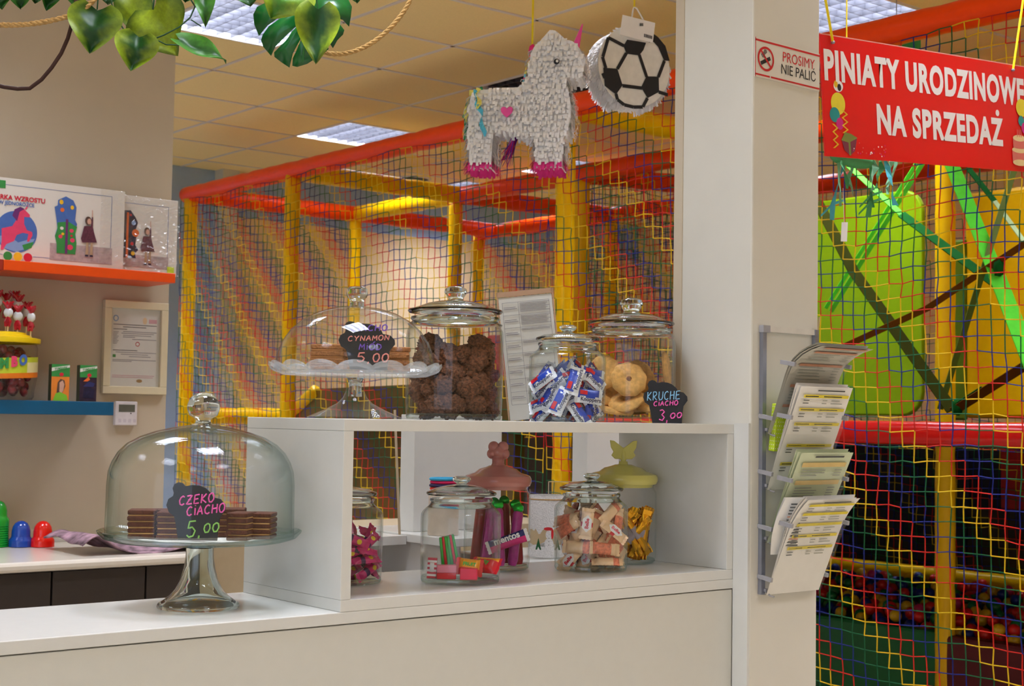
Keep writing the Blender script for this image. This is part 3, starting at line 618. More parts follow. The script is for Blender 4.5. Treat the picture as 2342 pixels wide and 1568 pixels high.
# gold wrapped sticks
gold = mat('gold foil', (232, 170, 40), rough=.18, metal=.9, var=.1); brn = mat('dark brown sleeve', (70, 40, 52), rough=.35, coat=.3); slv = mat('silver grey sleeve', (170, 160, 170), rough=.4)
gs = []
for k in range(3):
    o = packet(.105, .019, .011, [gold, [brn, slv, gold][k], gold], lambda u, v, s: .3 < u < .6, 80+k, fin=.012).build('gold_stick', [gold, [brn, slv, gold][k], gold], smooth=True); gs.append(o)
r = random.Random(9)
for i in range(36):
    o = gs[i] if i < 3 else gs[i % 3].copy()
    if i >= 3: C.objects.link(o)
    x_ = -.030+.080*((i*.382) % 1); y_ = r.uniform(-.036, .030); el = r.uniform(.80, 1.20)*(1 if (i % 5 or x_ < 0) else -1); hz = r.uniform(-.35, .35); hx = .065*abs(math.cos(el))
    x_ = max(-.064+hx, min(.064-hx, x_)); w = JG+RX*x_+RY*y_
    o.location = (w.x, w.y, w.z+.014+.058*abs(math.sin(el))+.002*(i % 4))
    o.rotation_euler = (Matrix.Rotation(VA+hz, 3, 'Z') @ Matrix.Rotation(-el, 3, 'Y') @ Matrix.Rotation(r.uniform(.8, 2.2), 3, 'X')).to_euler(); o.scale = (.82, 1, 1)
    
    if i > 25: w = JG+RX*(.030+.018*((i*.37) % 1))+RY*(-.034+.045*((i*.61) % 1)); o.location = (w.x, w.y, w.z+.062+.003*(i % 3)); o.rotation_euler = (Matrix.Rotation(VA+r.uniform(-.5, .5), 3, 'Z') @ Matrix.Rotation(-(1.25+.2*(i % 2)*(1 if i % 4 else -1)), 3, 'Y') @ Matrix.Rotation(r.uniform(.8, 2.2), 3, 'X')).to_euler()
    tag(o, 'gold foil wrapped sweet stick in the yellow butterfly-lidded jar', 'sweet', 'gold sticks in the butterfly-lidded jar')

# sweet tubes and lollies in the pink-lidded jar
tb = mat('violet pink tube wrapper', (176, 50, 140), rough=.3, coat=.3, var=.25, scale=90); tb2 = mat('dark red tube wrapper', (150, 28, 40), rough=.3, coat=.3, var=.2); gfoil = mat('green foil', (40, 190, 60), rough=.2, metal=.6); navy = mat('navy wrapper print', (28, 34, 100), rough=.4)
for i, (x, y, lean, yaw, kind) in enumerate([(-.022, -.035, .12, .1, 0), (.008, -.042, -.06, .2, 0), (.032, -.028, .1, -.2, 0), (-.045, -.005, .1, 0, 1), (.045, .0, -.08, .3, 1), (-.01, .01, .06, 0, 0), (.02, .02, -.05, 0, 1), (-.03, .03, .1, 0, 0)]):
    t = MB(); L = .128-.006*(i % 3)
    t.tube([(0, 0, 0), (0, 0, .01), (0, 0, L-.012), (0, 0, L-.006)], [.008, .0105, .0105, .008], 14, 0)
    o = t.build('sweet_tube', [tb, tb2][kind] if kind < 2 else tb, smooth=True)
    MB().ball((0, 0, L), (.011, .011, .009), 12, 8, fn=lambda d: 1+.12*math.sin(9*math.atan2(d.y, d.x))).build('foil_cap', gfoil, o, smooth=True)
    w = JM+RX*x+RY*y; o.location = (w.x, w.y, w.z+.012); o.rotation_euler = (Matrix.Rotation(VA+yaw, 3, 'Z') @ Matrix.Rotation(lean, 3, 'Y')).to_euler()
    tag(o, 'violet tube with green foil cap in the pink-lidded jar' if not kind else 'dark red tube with green foil cap in the pink-lidded jar', 'sweet', 'sweet tubes in the pink-lidded jar')
o = packet(.075, .026, .018, [pk, navy, wh_], lambda u, v, s: v > .55, 95).build('sweet_packet', [pk, navy, wh_], smooth=True)
text('lettering', 'mentos', .018, wh_, o, (0, .006, .0095), (1, 0, 0), (0, 1, 0), bold=.0006)
w = JM+RX*.022-RY*.052; o.location = (w.x, w.y, w.z+.062); o.rotation_euler = (Matrix.Rotation(VA, 3, 'Z') @ Matrix.Rotation(PI/2-.1, 3, 'X') @ Matrix.Rotation(.35, 3, 'Z')).to_euler()
tag(o, 'pink and navy sweet packet in front of the tubes in the pink-lidded jar', 'sweet')

# snowman tumbler, elastic bands, acrylic frame behind the shelf
SG = onY(1252, 1256, 2.66); SG.z = ZC-.334
sg = thing('decorated_glass', 'glass tumbler painted with snowman and snow behind the shelf', 'glass', tuple(SG), VA)
MB().lathe([(.0001, .003), (.040, .002), (.045, .006), (.0455, .10), (.0445, .145), (.0455, .158), (.0462, .163)], 48).build('tumbler', gl, sg, smooth=True)
snow = mat('white painted snow', (232, 228, 226), rough=.9, var=.08, scale=300, bump=.6); 
m = MB(); m.lathe([(.0463, .068), (.0466, .10), (.0462, .140), (.0455, .150)], 60, wav=lambda i, a: (0, .006*math.sin(7*a)+.004*math.sin(13*a) if i == 0 else 0)); m.lathe([(.0455, .004), (.0463, .012), (.0463, .030)], 60, wav=lambda i, a: (0, .004*math.sin(5*a) if i == 2 else 0)); m.build('snow', snow, sg, smooth=True)
def wrap(m, x, z, rx, rz, mi, R=.0468, n=18):
    vs = [(R*math.sin((x+rx*math.cos(2*PI*k/n))/R), -R*math.cos((x+rx*math.cos(2*PI*k/n))/R), z+rz*math.sin(2*PI*k/n)) for k in range(n)]
    m.add(vs, [tuple(range(n))], mi)
m = MB(); wrap(m, .002, .037, .011, .013, 0); wrap(m, .002, .058, .008, .011, 0, .0469); wrap(m, .0, .072, .0105, .004, 1, .0472); wrap(m, .010, .060, .003, .012, 1, .0473)
for k in range(3): wrap(m, .002, .034+.008*k, .001, .001, 2, .0474, 8)
for s in (-1, 1):
    R = .0468; q = [(s*.024-.008, .022), (s*.024+.008, .022), (s*.024, .050)]; m.add([(R*math.sin(x/R), -R*math.cos(x/R), z) for x, z in q], [(0, 1, 2)], 3)
m.build('snowman', [snow, red_, black_board, mat('dark green paint', (24, 84, 44), rough=.6)], sg)
MB().lathe([(.0462, .139), (.0475, .1405), (.0462, .142)], 40).build('twine', mat('jute twine', (176, 136, 82), rough=.9), sg)
zband = onY(1010, 1128, 2.65).z
for i, (rgb, lab) in enumerate([((206, 60, 150), 'pink'), ((224, 60, 40), 'orange red'), ((40, 30, 70), 'dark violet'), ((214, 30, 90), 'crimson'), ((50, 150, 190), 'turquoise')]):
    o = MB().lathe([(.030+.0035*math.cos(2*PI*k/8), .0035*math.sin(2*PI*k/8)) for k in range(8)], 32, closed=True).build('hair_band', mat(lab+' elastic', rgb, rough=.8, bump=.3), smooth=True)
    w = onY(1015, 1120, 2.65); o.location = (w.x+.002*(i % 2), w.y, zband+.0038+.0072*i); tag(o, lab+' elastic band in the small stack behind the jars', 'hair band', 'stack of elastic bands on the hutch ledge')
tag(MB().lathe([(.0001, 0), (.034, 0), (.035, .003), (.034, zband-ZC+.2665), (.0001, zband-ZC+.2665)], 32).build('round_tin', mat('cream tin', (206, 190, 172), rough=.4), loc=(w.x, w.y, ZC-.2665), smooth=True), 'round cream tin under the elastic bands on the hutch ledge', 'tin')
acr = shell_glass('clear acrylic', tint=(.80, .78, .72), refl=.05, edge=.5)
w = onY(1287, 1110, 2.70)
t = thing('acrylic_holder', 'small clear acrylic frame standing behind the snowman tumbler', 'holder', (w.x, w.y, ZC-.334), VA+.25)
MB().box(-.036, .036, -.001, .001, 0, .178).build('sheet', acr, t)
MB().box(-.036, .036, -.0015, .0015, .1775, .1795).box(-.037, -.0355, -.0015, .0015, 0, .179).box(.0355, .037, -.0015, .0015, 0, .179).build('polished_edge', mat('polished acrylic edge', (196, 176, 140), rough=.2), t)
MB().box(-.036, .036, -.001, .05, 0, .002).build('foot', acr, t)
tag(MB().tube([(0, 0, 0), (.02, 0, .17)], .0035, 8).build('pen', black_board, loc=(w.x+.034, w.y-.052, ZC-.3335)), 'dark pen leaning by the small acrylic frame', 'pen')

# leaning table of allergens in a clear stand
w = onY(1229, 958, 2.372)
t = thing('menu_stand', 'clear acrylic stand with a printed table leaning behind the jars', 'menu stand', (w.x, w.y, TP), rot=(-.03, math.radians(-6.5), VA))
PW, PH = .121, .283
MB().box(-PW/2, PW/2, -.0008, .0008, .004, PH).build('acrylic_sheet', acr, t)
MB().box(-PW/2+.003, PW/2-.003, .001, .002, .006, PH-.012).build('paper', paper_m, t)
MB().box(-PW/2, PW/2, -.0012, .0012, PH-.011, PH).box(-PW/2-.001, -PW/2+.002, -.0012, .0012, .004, PH).box(PW/2-.002, PW/2+.001, -.0012, .0012, .004, PH).build('brown_edge', mat('brown acrylic edge', (176, 140, 110), rough=.35), t)
m = MB(); gy = mat('grey print', (120, 112, 118), rough=.8)
x0, x1, xc = -PW/2+.010, PW/2-.010, -PW/2+.044
for k in range(9):
    z = PH-.024-k*.0275; m.box(x0, x1, -.0014, -.0010, z-.0003, z+.0003)
    if k < 8:
        for q in range(7 if k < 2 else 2): m.box(xc+.003, x1-.004*(q % 3), -.0014, -.0010, z-.0035-q*.0030, z-.0027-q*.0030)
        for q in range(2): m.box(x0+.002, xc-.006+.003*q, -.0014, -.0010, z-.011-q*.0034, z-.010-q*.0034)
for x in (x0, xc, x1): m.box(x-.0003, x+.0003, -.0014, -.0010, PH-.024-8*.0275, PH-.024)
m.build('printed_table', gy, t)
MB().box(-.075, .05, -.012, .012, -.002, .003).build('foot', acr, t)
a_, b_ = onY(914, 1222, 2.70), onY(903, 937, 2.70); b_ = b_-a_
tag(MB().tube([(0, 0, 0), b_*.5, b_], .0035, 4).build('acrylic_post', mat('clear brown acrylic strip', (190, 170, 140), rough=.3), loc=(a_.x, a_.y, a_.z)), 'thin brown acrylic strip leaning left of the hutch upright', 'strip')

# ------------------------------------------------------------------ service wall: shelves and what stands on them
YW = 4.75; YF = 4.53
def wall_shelf(name, label, p0, p1, th, rgb, d=.215):
    t = tag(MB().box(0, p1.x-p0.x, 0, d, -th, 0).build(name, mat(label[:12]+' lacquer', rgb, rough=.35, var=.03), loc=(p0.x, YW-d-.001, p0.z), bevel=.002), label, 'shelf'); return t
o1 = onY(10, 594, YF); o2 = onY(403, 624, YF)
zo = (onY(403, 625, YF).z)
wall_shelf('wall_shelf', 'bright orange wall shelf carrying two shrink-wrapped boxes', Vector((o1.x, YF, zo)), Vector((o2.x, YF, zo)), .033, (232, 78, 12))
tag(MB().box(-.9, -.002, 0, .215, -.033, 0).build('wall_shelf', mat('dark red lacquer', (150, 40, 24), rough=.4), loc=(o1.x, YW-.216, zo)), 'dark red shelf end joining the orange wall shelf at the left edge', 'shelf')
b2 = onY(262, 919, YF); zbl = b2.z
wall_shelf('wall_shelf', 'petrol blue wall shelf carrying a sweet tub and juice cartons', Vector((.4, YF, zbl)), Vector((b2.x, YF, zbl)), .044, (8, 84, 122))

def flatprint(parent, name, shapes, mats, y):
    m = MB()
    for k, (out, mi) in enumerate(shapes): m.poly(out, (0, y-.00012*k, 0), (1, 0, 0), (0, 0, 1), mi)
    return m.build(name, mats, parent)
def ell(cx, cz, rx, rz, n=24): return [(cx+rx*math.cos(2*PI*k/n), cz+rz*math.sin(2*PI*k/n)) for k in range(n)]
def rect(x0, x1, z0, z1): return [(x0, z0), (x1, z0), (x1, z1), (x0, z1)]
def rrect(x0, x1, z0, z1, r, n=5):
    o = []
    for cx, cz, a in ((x1-r, z1-r, 0), (x0+r, z1-r, 90), (x0+r, z0+r, 180), (x1-r, z0+r, 270)):
        o += [(cx+r*math.cos(math.radians(a+90*k/n)), cz+r*math.sin(math.radians(a+90*k/n))) for k in range(n+1)]
    return o
def ring(x0, x1, z0, z1, w): return [rect(x0, x1, z0, z0+w), rect(x0, x1, z1-w, z1), rect(x0, x0+w, z0, z1), rect(x1-w, x1, z0, z1)]
lbl_w = mat('printed card white', (226, 220, 212), rough=.45, var=.01); lbl_r = mat('printed red', (206, 28, 56), rough=.5); lbl_b = mat('printed blue', (70, 106, 176), rough=.5); lbl_n = mat('printed navy', (40, 44, 96), rough=.5); lbl_g = mat('printed green', (52, 140, 66), rough=.5)
lbl_y = mat('printed yellow', (238, 190, 40), rough=.5); lbl_p = mat('printed purple', (106, 44, 110), rough=.5); lbl_k = mat('printed pink red', (224, 66, 106), rough=.5); lbl_gr = mat('printed grey floor', (176, 160, 160), rough=.5, var=.2, scale=60); lbl_d = mat('printed maroon dress', (92, 44, 62), rough=.5, var=.3, scale=160); lbl_sk = mat('printed skin tone', (206, 160, 140), rough=.5); lbl_hd = mat('printed brown hair', (92, 66, 54), rough=.5); lbl_st = mat('printed beige tights', (176, 150, 120), rough=.5); lbl_dk = mat('printed dark night blue', (30, 26, 58), rough=.5, var=.4, scale=90); lbl_or = mat('printed orange', (232, 110, 46), rough=.5); lbl_lb = mat('printed pale blue', (130, 160, 206), rough=.5)
PM = [lbl_w, lbl_r, lbl_b, lbl_n, lbl_g, lbl_y, lbl_p, lbl_k, lbl_gr, lbl_d, lbl_sk, lbl_hd, lbl_st, lbl_dk, lbl_or, lbl_lb]
film = shell_glass('shrink film', tint=(.95, .95, .95), refl=.09, edge=.6, rough=.05)
def child_print(x, z, s):
    """printed child in a dress reaching up; s = height"""
    P = lambda pts: [(x+a*s, z+b*s) for a, b in pts]
    return [(P([(-.06, .02), (.0, .02), (-.005, .28), (-.05, .28)]), 12), (P([(.03, .02), (.09, .02), (.085, .28), (.04, .28)]), 12), (P([(-.07, 0), (.0, 0), (0, .035), (-.06, .035)]), 13), (P([(.03, 0), (.10, 0), (.09, .035), (.03, .035)]), 13),
            (P([(-.13, .27), (.17, .29), (.10, .50), (.075, .60), (-.05, .60), (-.08, .48), (-.13, .46), (-.16, .34)]), 9), (P([(-.10, .59), (-.05, .60), (-.10, .36), (-.15, .37)]), 9), (P([(.035, .60), (.08, .60), (.075, .78), (.05, .78)]), 9), (P([(.05, .78), (.07, .78), (.065, .92), (.05, .92)]), 10),
            ([(x+a, z+b) for a, b in ell(-.02*s, .70*s, .065*s, .085*s)], 11), ([(x+a, z+b) for a, b in ell(.0, .69*s, .042*s, .058*s)], 10)]
def boxed_print(name, label, loc, w, h, d, shapes, rot=0):
    t = thing(name, label, 'boxed growth chart', loc, 0, rot=(rot, 0, 0))
    MB().box(0, w, 0, d, 0, h).build('box', lbl_w, t, bevel=.002)
    flatprint(t, 'print', shapes, PM, -.0006)
    return t
zs = zo+.0008
a0 = onY(-150, 600, 4.62); a1 = onY(282, 600, 4.62); wA = a1.x-a0.x; u = wA/432.        # metres per print unit along the front
hA = .272; cz = lambda v: hA*(1-v)       # v: 0 top .. 1 bottom
px = lambda p: (onY(p, 500, 4.62).x-a0.x)
S = []
S += [(r_, 2) for r_ in ring(px(-140), px(255), .024, hA-.022, .0012)]
S += [(rect(px(116), px(258), .020, .075), 8)]
S += [(rect(px(-20), px(10), cz(.13), cz(.0)-.01), 4)]
cxu, czu, Ru = px(38), cz(.63), (px(90)-px(-8))/2*.98
S += [(ell(cxu, czu, Ru, Ru*.98, 40), 2), ([(cxu+a*Ru, czu+b*Ru) for a, b in [(-.9, -.3), (-.4, -.15), (.1, -.5), (.5, -.35), (.9, -.25), (.7, -.7), (.0, -.95), (-.6, -.8)]], 15), ([(cxu+a*Ru, czu+b*Ru) for a, b in [(.3, -.6), (.85, -.4), (.75, -.7), (.4, -.85)]], 4),
      ([(cxu+a*Ru, czu+b*Ru) for a, b in [(-.70, .10), (-.2, .25), (0, .6), (.1, .95), (.32, 1.12), (.62, .86), (.62, .74), (.35, .74), (.36, .4), (.5, .12), (.75, .06), (.78, -.1), (.62, -.42), (.52, -.42), (.58, -.05), (.3, -.02), (.02, -.15), (-.1, -.45), (-.45, -.62), (-.6, -.9), (-.72, -.9), (-.68, -.45)]], 7),
      ([(cxu+a*Ru, czu+b*Ru) for a, b in [(.02, .5), (-.22, .75), (-.12, 1.05), (.15, 1.2), (.36, 1.12), (.12, .95)]], 6), ([(cxu+a*Ru, czu+b*Ru) for a, b in [(.35, 1.10), (.44, 1.08), (.56, 1.38)]], 7)]
for k, mi in enumerate((4, 5, 1)):
    S += [(ell(px(20+23*k), cz(.925), .0165, .0165), 0), (ell(px(20+23*k), cz(.925), .0145, .0145), mi)]
x0, x1 = px(126), px(176); zt, zb2 = cz(.165), cz(.84)
S += [([(x0+(x1-x0)*a, zb2+(zt-zb2)*b) for a, b in [(.1, 0), (.95, 0), (1, .2), (.92, .4), (1.0, .55), (.9, .62), (.95, .85), (.8, .97), (.45, 1.03), (.1, .95), (.08, .85), (-.05, .82), (.05, .6), (.1, .45), (0, .3), (.1, .15)]], 2),
      ([(x0+(x1-x0)*a, zb2+(zt-zb2)*b) for a, b in [(.1, 0), (.95, 0), (1, .2), (.92, .35), (1.0, .5), (.6, .58), (.1, .55), (.1, .42), (0, .3), (.1, .15)]], 4)]
S += [(ell(x0+.25*(x1-x0), zb2+.92*(zt-zb2), .007, .008), 5), (ell(x0+.75*(x1-x0), zb2+.84*(zt-zb2), .006, .007), 5), (ell(x0+.3*(x1-x0), zb2+.78*(zt-zb2), .007, .007), 14)]
for a, b, r_, mi in [(.25, .3, .007, 7), (.75, .42, .007, 7), (.8, .25, .008, 7), (.7, .12, .010, 7), (.3, .45, .006, 0), (.35, .35, .005, 5), (.75, .33, .004, 1)]: S += [(ell(x0+a*(x1-x0), zb2+b*(zt-zb2), r_, r_*.9), mi)]
S += [(rect(x0+.47*(x1-x0), x0+.58*(x1-x0), zb2, zb2+.62*(zt-zb2)), 6)]
S += child_print(px(203), .040, .170)
ta = boxed_print('growth_chart_box', 'white boxed growth chart with a pink unicorn print on the orange shelf', (a0.x, 4.62, zs), wA, hA, .03, S)
text('lettering', 'MIARKA WZROSTU', .021, lbl_r, ta, (px(102), -.0022, cz(.235)), xs=1.0, bold=.0006, align='RIGHT')
text('lettering', 'W JEDNOROŻCE', .0165, lbl_b, ta, (px(77), -.0022, cz(.30)), xs=.92, bold=.0004, align='RIGHT')
b0 = onY(262, 600, 4.665); b1 = onY(404, 600, 4.665); wB = b1.x-b0.x; hB = .268; cz = lambda v: hB*(1-v); px = lambda p: onY(p, 500, 4.665).x-b0.x
S = [(r_, 2) for r_ in ring(px(240), px(385), .028, hB-.026, .0012)]+[(rect(px(262), px(387), .024, .066), 8)]
x0, x1 = px(268), px(318); zt, zb2 = cz(.19), cz(.80)
S += [([(x0+(x1-x0)*a, zb2+(zt-zb2)*b) for a, b in [(0, 0), (.9, 0), (.85, .1), (1, .18), (.85, .28), (.9, .45), (1.0, .5), (.85, .6), (.95, .75), (.85, .85), (.6, 1.0), (.2, .98), (0, .9)]], 13)]
for a, b, r_, mi in [(.1, .92, .006, 14), (.2, .80, .010, 7), (.75, .74, .008, 15), (.12, .5, .013, 5), (.85, .53, .013, 14), (.7, .3, .006, 1), (.2, .3, .006, 15), (.2, .15, .007, 14), (.1, .03, .009, 5), (.75, .1, .007, 5), (.6, .9, .004, 1)]: S += [(ell(x0+a*(x1-x0), zb2+b*(zt-zb2), r_, r_), mi)]
S += [(rect(x0+.42*(x1-x0), x0+.52*(x1-x0), zb2, zb2+.95*(zt-zb2)), 14)]
S += child_print(px(338), .034, .165)
tb_ = boxed_print('growth_chart_box', 'white boxed growth chart with a dark planet print at the end of the orange shelf', (b0.x, 4.665, zs), wB, hB, .025, S)
MB().box(wB-.036, wB-.010, -.0016, -.0008, .012, .034).build('price_sticker', mat('neon yellow sticker', (208, 226, 40), rough=.5), tb_)
# crinkled film over the right box
def cr(u_, v_):
    x, z = u_*(wB+.004)-.002, v_*hB
    return (x, -.009-.0045*mnoise.noise(Vector((x*22+z*9, z*16, 3)))-.010*abs(mnoise.noise(Vector((x*9, z*45+x*20, 9))))-.006*abs(mnoise.noise(Vector((x*16+z*20, z*100-x*35, 4)))), z)
MB().grid(cr, 60, 130).build('shrink_film', film, tb_, smooth='all')
def cr2(u_, v_):
    x, z = wA-.09+u_*.092, v_*hA
    return (x, -.007-.004*mnoise.noise(Vector((x*22+z*9, z*16, 5)))-.006*abs(mnoise.noise(Vector((x*30, z*40, 2))))-.004*abs(mnoise.noise(Vector((x*16+z*20, z*100-x*35, 7)))), z)
MB().grid(cr2, 40, 120).build('shrink_film', film, ta, smooth='all')

# sweet tub with lollies
TB = onY(2, 915, 4.62); TB.z = zbl+.0008
tub = thing('sweet_tub', 'big clear tub of red sweets with yellow lid holding lollipops', 'tub', tuple(TB), VA*.6)
tR = .108; tubg = shell_glass('clear tub plastic', tint=(.8, .75, .75), refl=.06, edge=.5)
MB().lathe([(.0001, .002), (tR*.86, .002), (tR*.92, .010), (tR*.93, .03), (tR, .07), (tR*.985, .12), (tR, .165), (tR*.96, .178), (tR*.9, .183)], 56).build('tub', tubg, tub, smooth=True)
MB().lathe([(tR*.9, .180), (tR*1.06, .181), (tR*1.07, .186), (tR*1.06, .196), (tR*.95, .198), (tR*.82, .199), (tR*.81, .206), (tR*.66, .208), (tR*.65, .214), (tR*.45, .217), (.0001, .2175)], 56).build('lid', mat('yellow tub lid', (240, 206, 16), rough=.4, var=.02), tub, smooth=True)
def lab(u_, v_):
    a = -PI*.98+u_*PI*1.1; r_ = tR*1.008; z = .065+v_*.065+.020*(u_-.45)
    return (r_*math.cos(a), r_*math.sin(a), z)
m = MB(); m.grid(lab, 40, 8)
for j in range(8):
    for i in range(40): m.mi[j*40+i] = 3 if j < 2 else (0 if i < 16 else (1 if (i < 27 or j > 5) else 2))
m.build('label', [lbl_p, mat('lime label', (196, 206, 50), rough=.4), mat('cream label', (232, 222, 160), rough=.4), mat('orange label', (226, 120, 30), rough=.4)], tub, smooth=True)
for i, (ch, mm) in enumerate(zip('BOMBO', [lbl_y, lbl_b, lbl_g, lbl_k, lbl_b])):
    a = -PI/2-.42+i*.27; r_ = tR*1.03
    text('lettering', ch, .042, mm, tub, (r_*math.cos(a), r_*math.sin(a), .100+.006*i), (-math.sin(a), math.cos(a), .1), (0, 0, 1), bold=.003, xs=.8)
lw = mat('wrapped lolly white', (206, 206, 206), rough=.2, coat=.5); lr = mat('lolly red cellophane', (168, 18, 34), rough=.25, coat=.5); stick = mat('pale lolly stick', (214, 190, 150), rough=.6)
for i, (x, y, h) in enumerate([(-.085, -.02, .062), (-.045, .03, .085), (-.022, -.04, .072), (.004, .01, .088), (.03, -.045, .058), (.052, -.02, .060), (.088, .0, .058), (-.06, -.05, .06), (.06, .04, .075), (-.012, -.02, .095), (.018, .045, .098), (.040, .02, .085), (-.035, -.01, .07)]):
    l = thing('lollipop', 'red wrapped lollipop stuck in the yellow lid of the sweet tub', 'lollipop', tuple(TB+RX*x+RY*y+RZ*(.217 if abs(x) < .05 else .206)), VA+.3*(i % 3-1), group='lollipops in the tub lid')
    MB().tube([(0, 0, -.006), (0, 0, h)], .0022, 6).build('stick', stick, l)
    MB().ball((0, 0, h), (.0155, .007, .0165), 14, 8).build('candy', lw, l, smooth=True)
    for s, z0, z1 in ((1, h+.012, h+.036), (-1, h-.012, h-.044)):
        m = MB()
        for q in range(7):
            a = (q-3)*.3*s; m.tube([(0, 0, z0), (.008*math.sin(a)+.002*(q % 2), .005*(q % 2)-.002, (z0+z1)/2), (.022*math.sin(a) if s > 0 else .008*math.sin(a), .004*(q % 3-1), z1-.006*(q % 2)*s)], [.005, .0055, .0035], 5)
        m.build('cellophane', lr, l)
sw = mat('dark red sweet', (126, 22, 36), rough=.3, coat=.4, var=.4, scale=60)
sp = [MB().ball((0, 0, 0), (.017, .014, .012), 10, 7).build('tub_sweet', sw, smooth='all')]
for i, q in enumerate(inside(90, .084, .018, .16, .022, 77)):
    o = sp[0] if i == 0 else sp[0].copy()
    if i: C.objects.link(o)
    o.location = tuple(TB+q); o.rotation_euler = (i, i*2, i*3); tag(o, 'dark red sweet inside the big clear tub on the blue shelf', 'sweet', 'sweets in the big tub')
# juice cartons
def carton(p, w, label, name, picture):
    d = .036; h = .118
    t = thing('juice_carton', label, 'carton', (p.x, YF+.03, zbl+.0008), -.12)
    m = MB(); m.box(0, w, 0, d, 0, h, 0); m.mi = [0, 0, 1, 0, 2, 0]; m.build('carton', [lbl_g, picture[0], mat('dark carton side', (50, 60, 40), rough=.4)], t, bevel=.001)
    flatprint(t, 'print', [(rect(.0, w, h*.66, h), 0), ([(0, h*.80), (w, h*.92), (w, h*.98), (0, h*.90)], 1), (ell(w*.55, h*.72, .007, .006), 2)]+[(([(w*a, h*b) for a, b in q]), k+3) for k, q in enumerate(picture[2])], [lbl_g, lbl_w, lbl_r]+picture[1], -.0005)
    text('lettering', 'TYMBARK', .0100, lbl_g, t, (w*.5, -.003, h*.885), (1, 0, .15), (0, 0, 1), bold=.0003, xs=.92)
pj = onY(116, 915, YF+.03)
carton(pj, .058, 'orange juice carton with a printed woman on the blue shelf, beside the tub', '', (mat('orange carton front', (232, 134, 50), rough=.4), [lbl_hd, lbl_sk, mat('lime dress print', (130, 196, 50), rough=.5)], [[(.30, .22), (.35, .5), (.5, .60), (.72, .56), (.78, .40), (.6, .2)], [(.45, .25), (.45, .5), (.62, .56), (.72, .45), (.68, .3), (.6, .22)], [(.1, 0), (.25, .2), (.5, .24), (.85, .16), (.95, 0)]]))
pj = onY(181, 915, YF+.03)
carton(pj, .056, 'dark berry juice carton on the blue shelf, nearer the picture frame', '', (mat('dark carton front', (52, 34, 52), rough=.4, var=.4, scale=60), [lbl_or, lbl_n, lbl_dk], [[(.2, .55), (.5, .68), (.6, .6), (.45, .55)], [(.2, .4), (.5, .55), (.9, .5), (.8, .4)], [(.2, .1), (.25, .36), (.6, .4), (.9, .3), (.8, .08)]]))
# framed certificate
f0 = onY(234, 899, YW-.02); f1 = onY(386, 694, YW-.02); fwid, fh = f1.x-f0.x, f1.z-f0.z
fr = thing('picture_frame', 'cream framed certificate hanging on the service wall', 'picture frame', (f0.x, YW-.001, f0.z))
bw = .026; m = MB()
m.box(0, fwid, -.022, 0, 0, bw).box(0, fwid, -.022, 0, fh-bw, fh).box(0, bw, -.022, 0, bw, fh-bw).box(fwid-bw, fwid, -.022, 0, bw, fh-bw)
m.build('frame', mat('cream painted frame', (222, 210, 178), rough=.4, var=.02), fr, bevel=.002)
MB().box(bw, fwid-bw, -.008, -.004, bw, fh-bw).build('certificate', paper_m, fr)
cm = MB(); L_, R_ = bw+.012, fwid-bw-.012; zt = fh-bw
for z, x0, x1, mi in [(.056, L_, R_, 0), (.064, L_+.035, R_-.04, 0), (.072, L_, L_+.05, 0), (.080, L_+.036, R_, 1), (.086, L_+.03, R_-.01, 1), (.093, L_+.036, R_-.02, 1), (.099, L_+.036, L_+.08, 1), (.106, L_+.07, R_, 1), (.145, L_, L_+.09, 0), (.152, L_+.01, R_, 1), (.159, L_+.03, R_-.03, 1), (.166, L_+.06, R_-.02, 1), (.178, L_, R_, 1), (.183, L_, L_+.07, 1), (.232, L_, R_-.005, 2), (.238, L_, R_-.01, 2)]:
    cm.box(x0, x1, -.0086, -.0081, zt-z-.0012, zt-z+.0012, mi)
for k in range(9): cm.box(L_, L_+.02-.003*(k % 3), -.0086, -.0081, zt-.082-k*.005-.001, zt-.082-k*.005+.001, 1)
cm.poly(ell(L_+.008, zt-.035, .010, .011), (0, -.0084, 0), (1, 0, 0), (0, 0, 1), 3); cm.poly(ell(L_+.008, zt-.035, .0065, .0075), (0, -.0085, 0), (1, 0, 0), (0, 0, 1), 4)
cm.poly(ell(R_-.045, zt-.040, .008, .012), (0, -.0084, 0), (1, 0, 0), (0, 0, 1), 5); cm.box(R_-.03, R_, -.0086, -.0081, zt-.048, zt-.034, 2)
cm.poly(ell((L_+R_)/2+.01, zt-.122, .008, .008), (0, -.0084, 0), (1, 0, 0), (0, 0, 1), 6); cm.poly(ell((L_+R_)/2+.01, zt-.122, .0055, .0055), (0, -.0085, 0), (1, 0, 0), (0, 0, 1), 4)
cm.box(L_, L_+.011, -.0086, -.0081, zt-.170, zt-.160, 7); cm.poly(ell((L_+R_)/2+.02, zt-.250, .011, .006), (0, -.0084, 0), (1, 0, 0), (0, 0, 1), 8)
cm.build('print', [mat('grey text print', (110, 104, 110), rough=.8), mat('pale text print', (160, 154, 160), rough=.8), mat('pink text print', (220, 170, 180), rough=.8), lbl_lb, paper_m, mat('pale peach print', (240, 210, 170), rough=.8), lbl_r, lbl_g, mat('brown print', (170, 130, 80), rough=.8)], fr)
MB().box(bw, fwid-bw, -.0130, -.0122, bw, fh-bw).build('glazing', shell_glass('picture glazing', tint=(.9, .9, .92), refl=.06, edge=.4), fr)
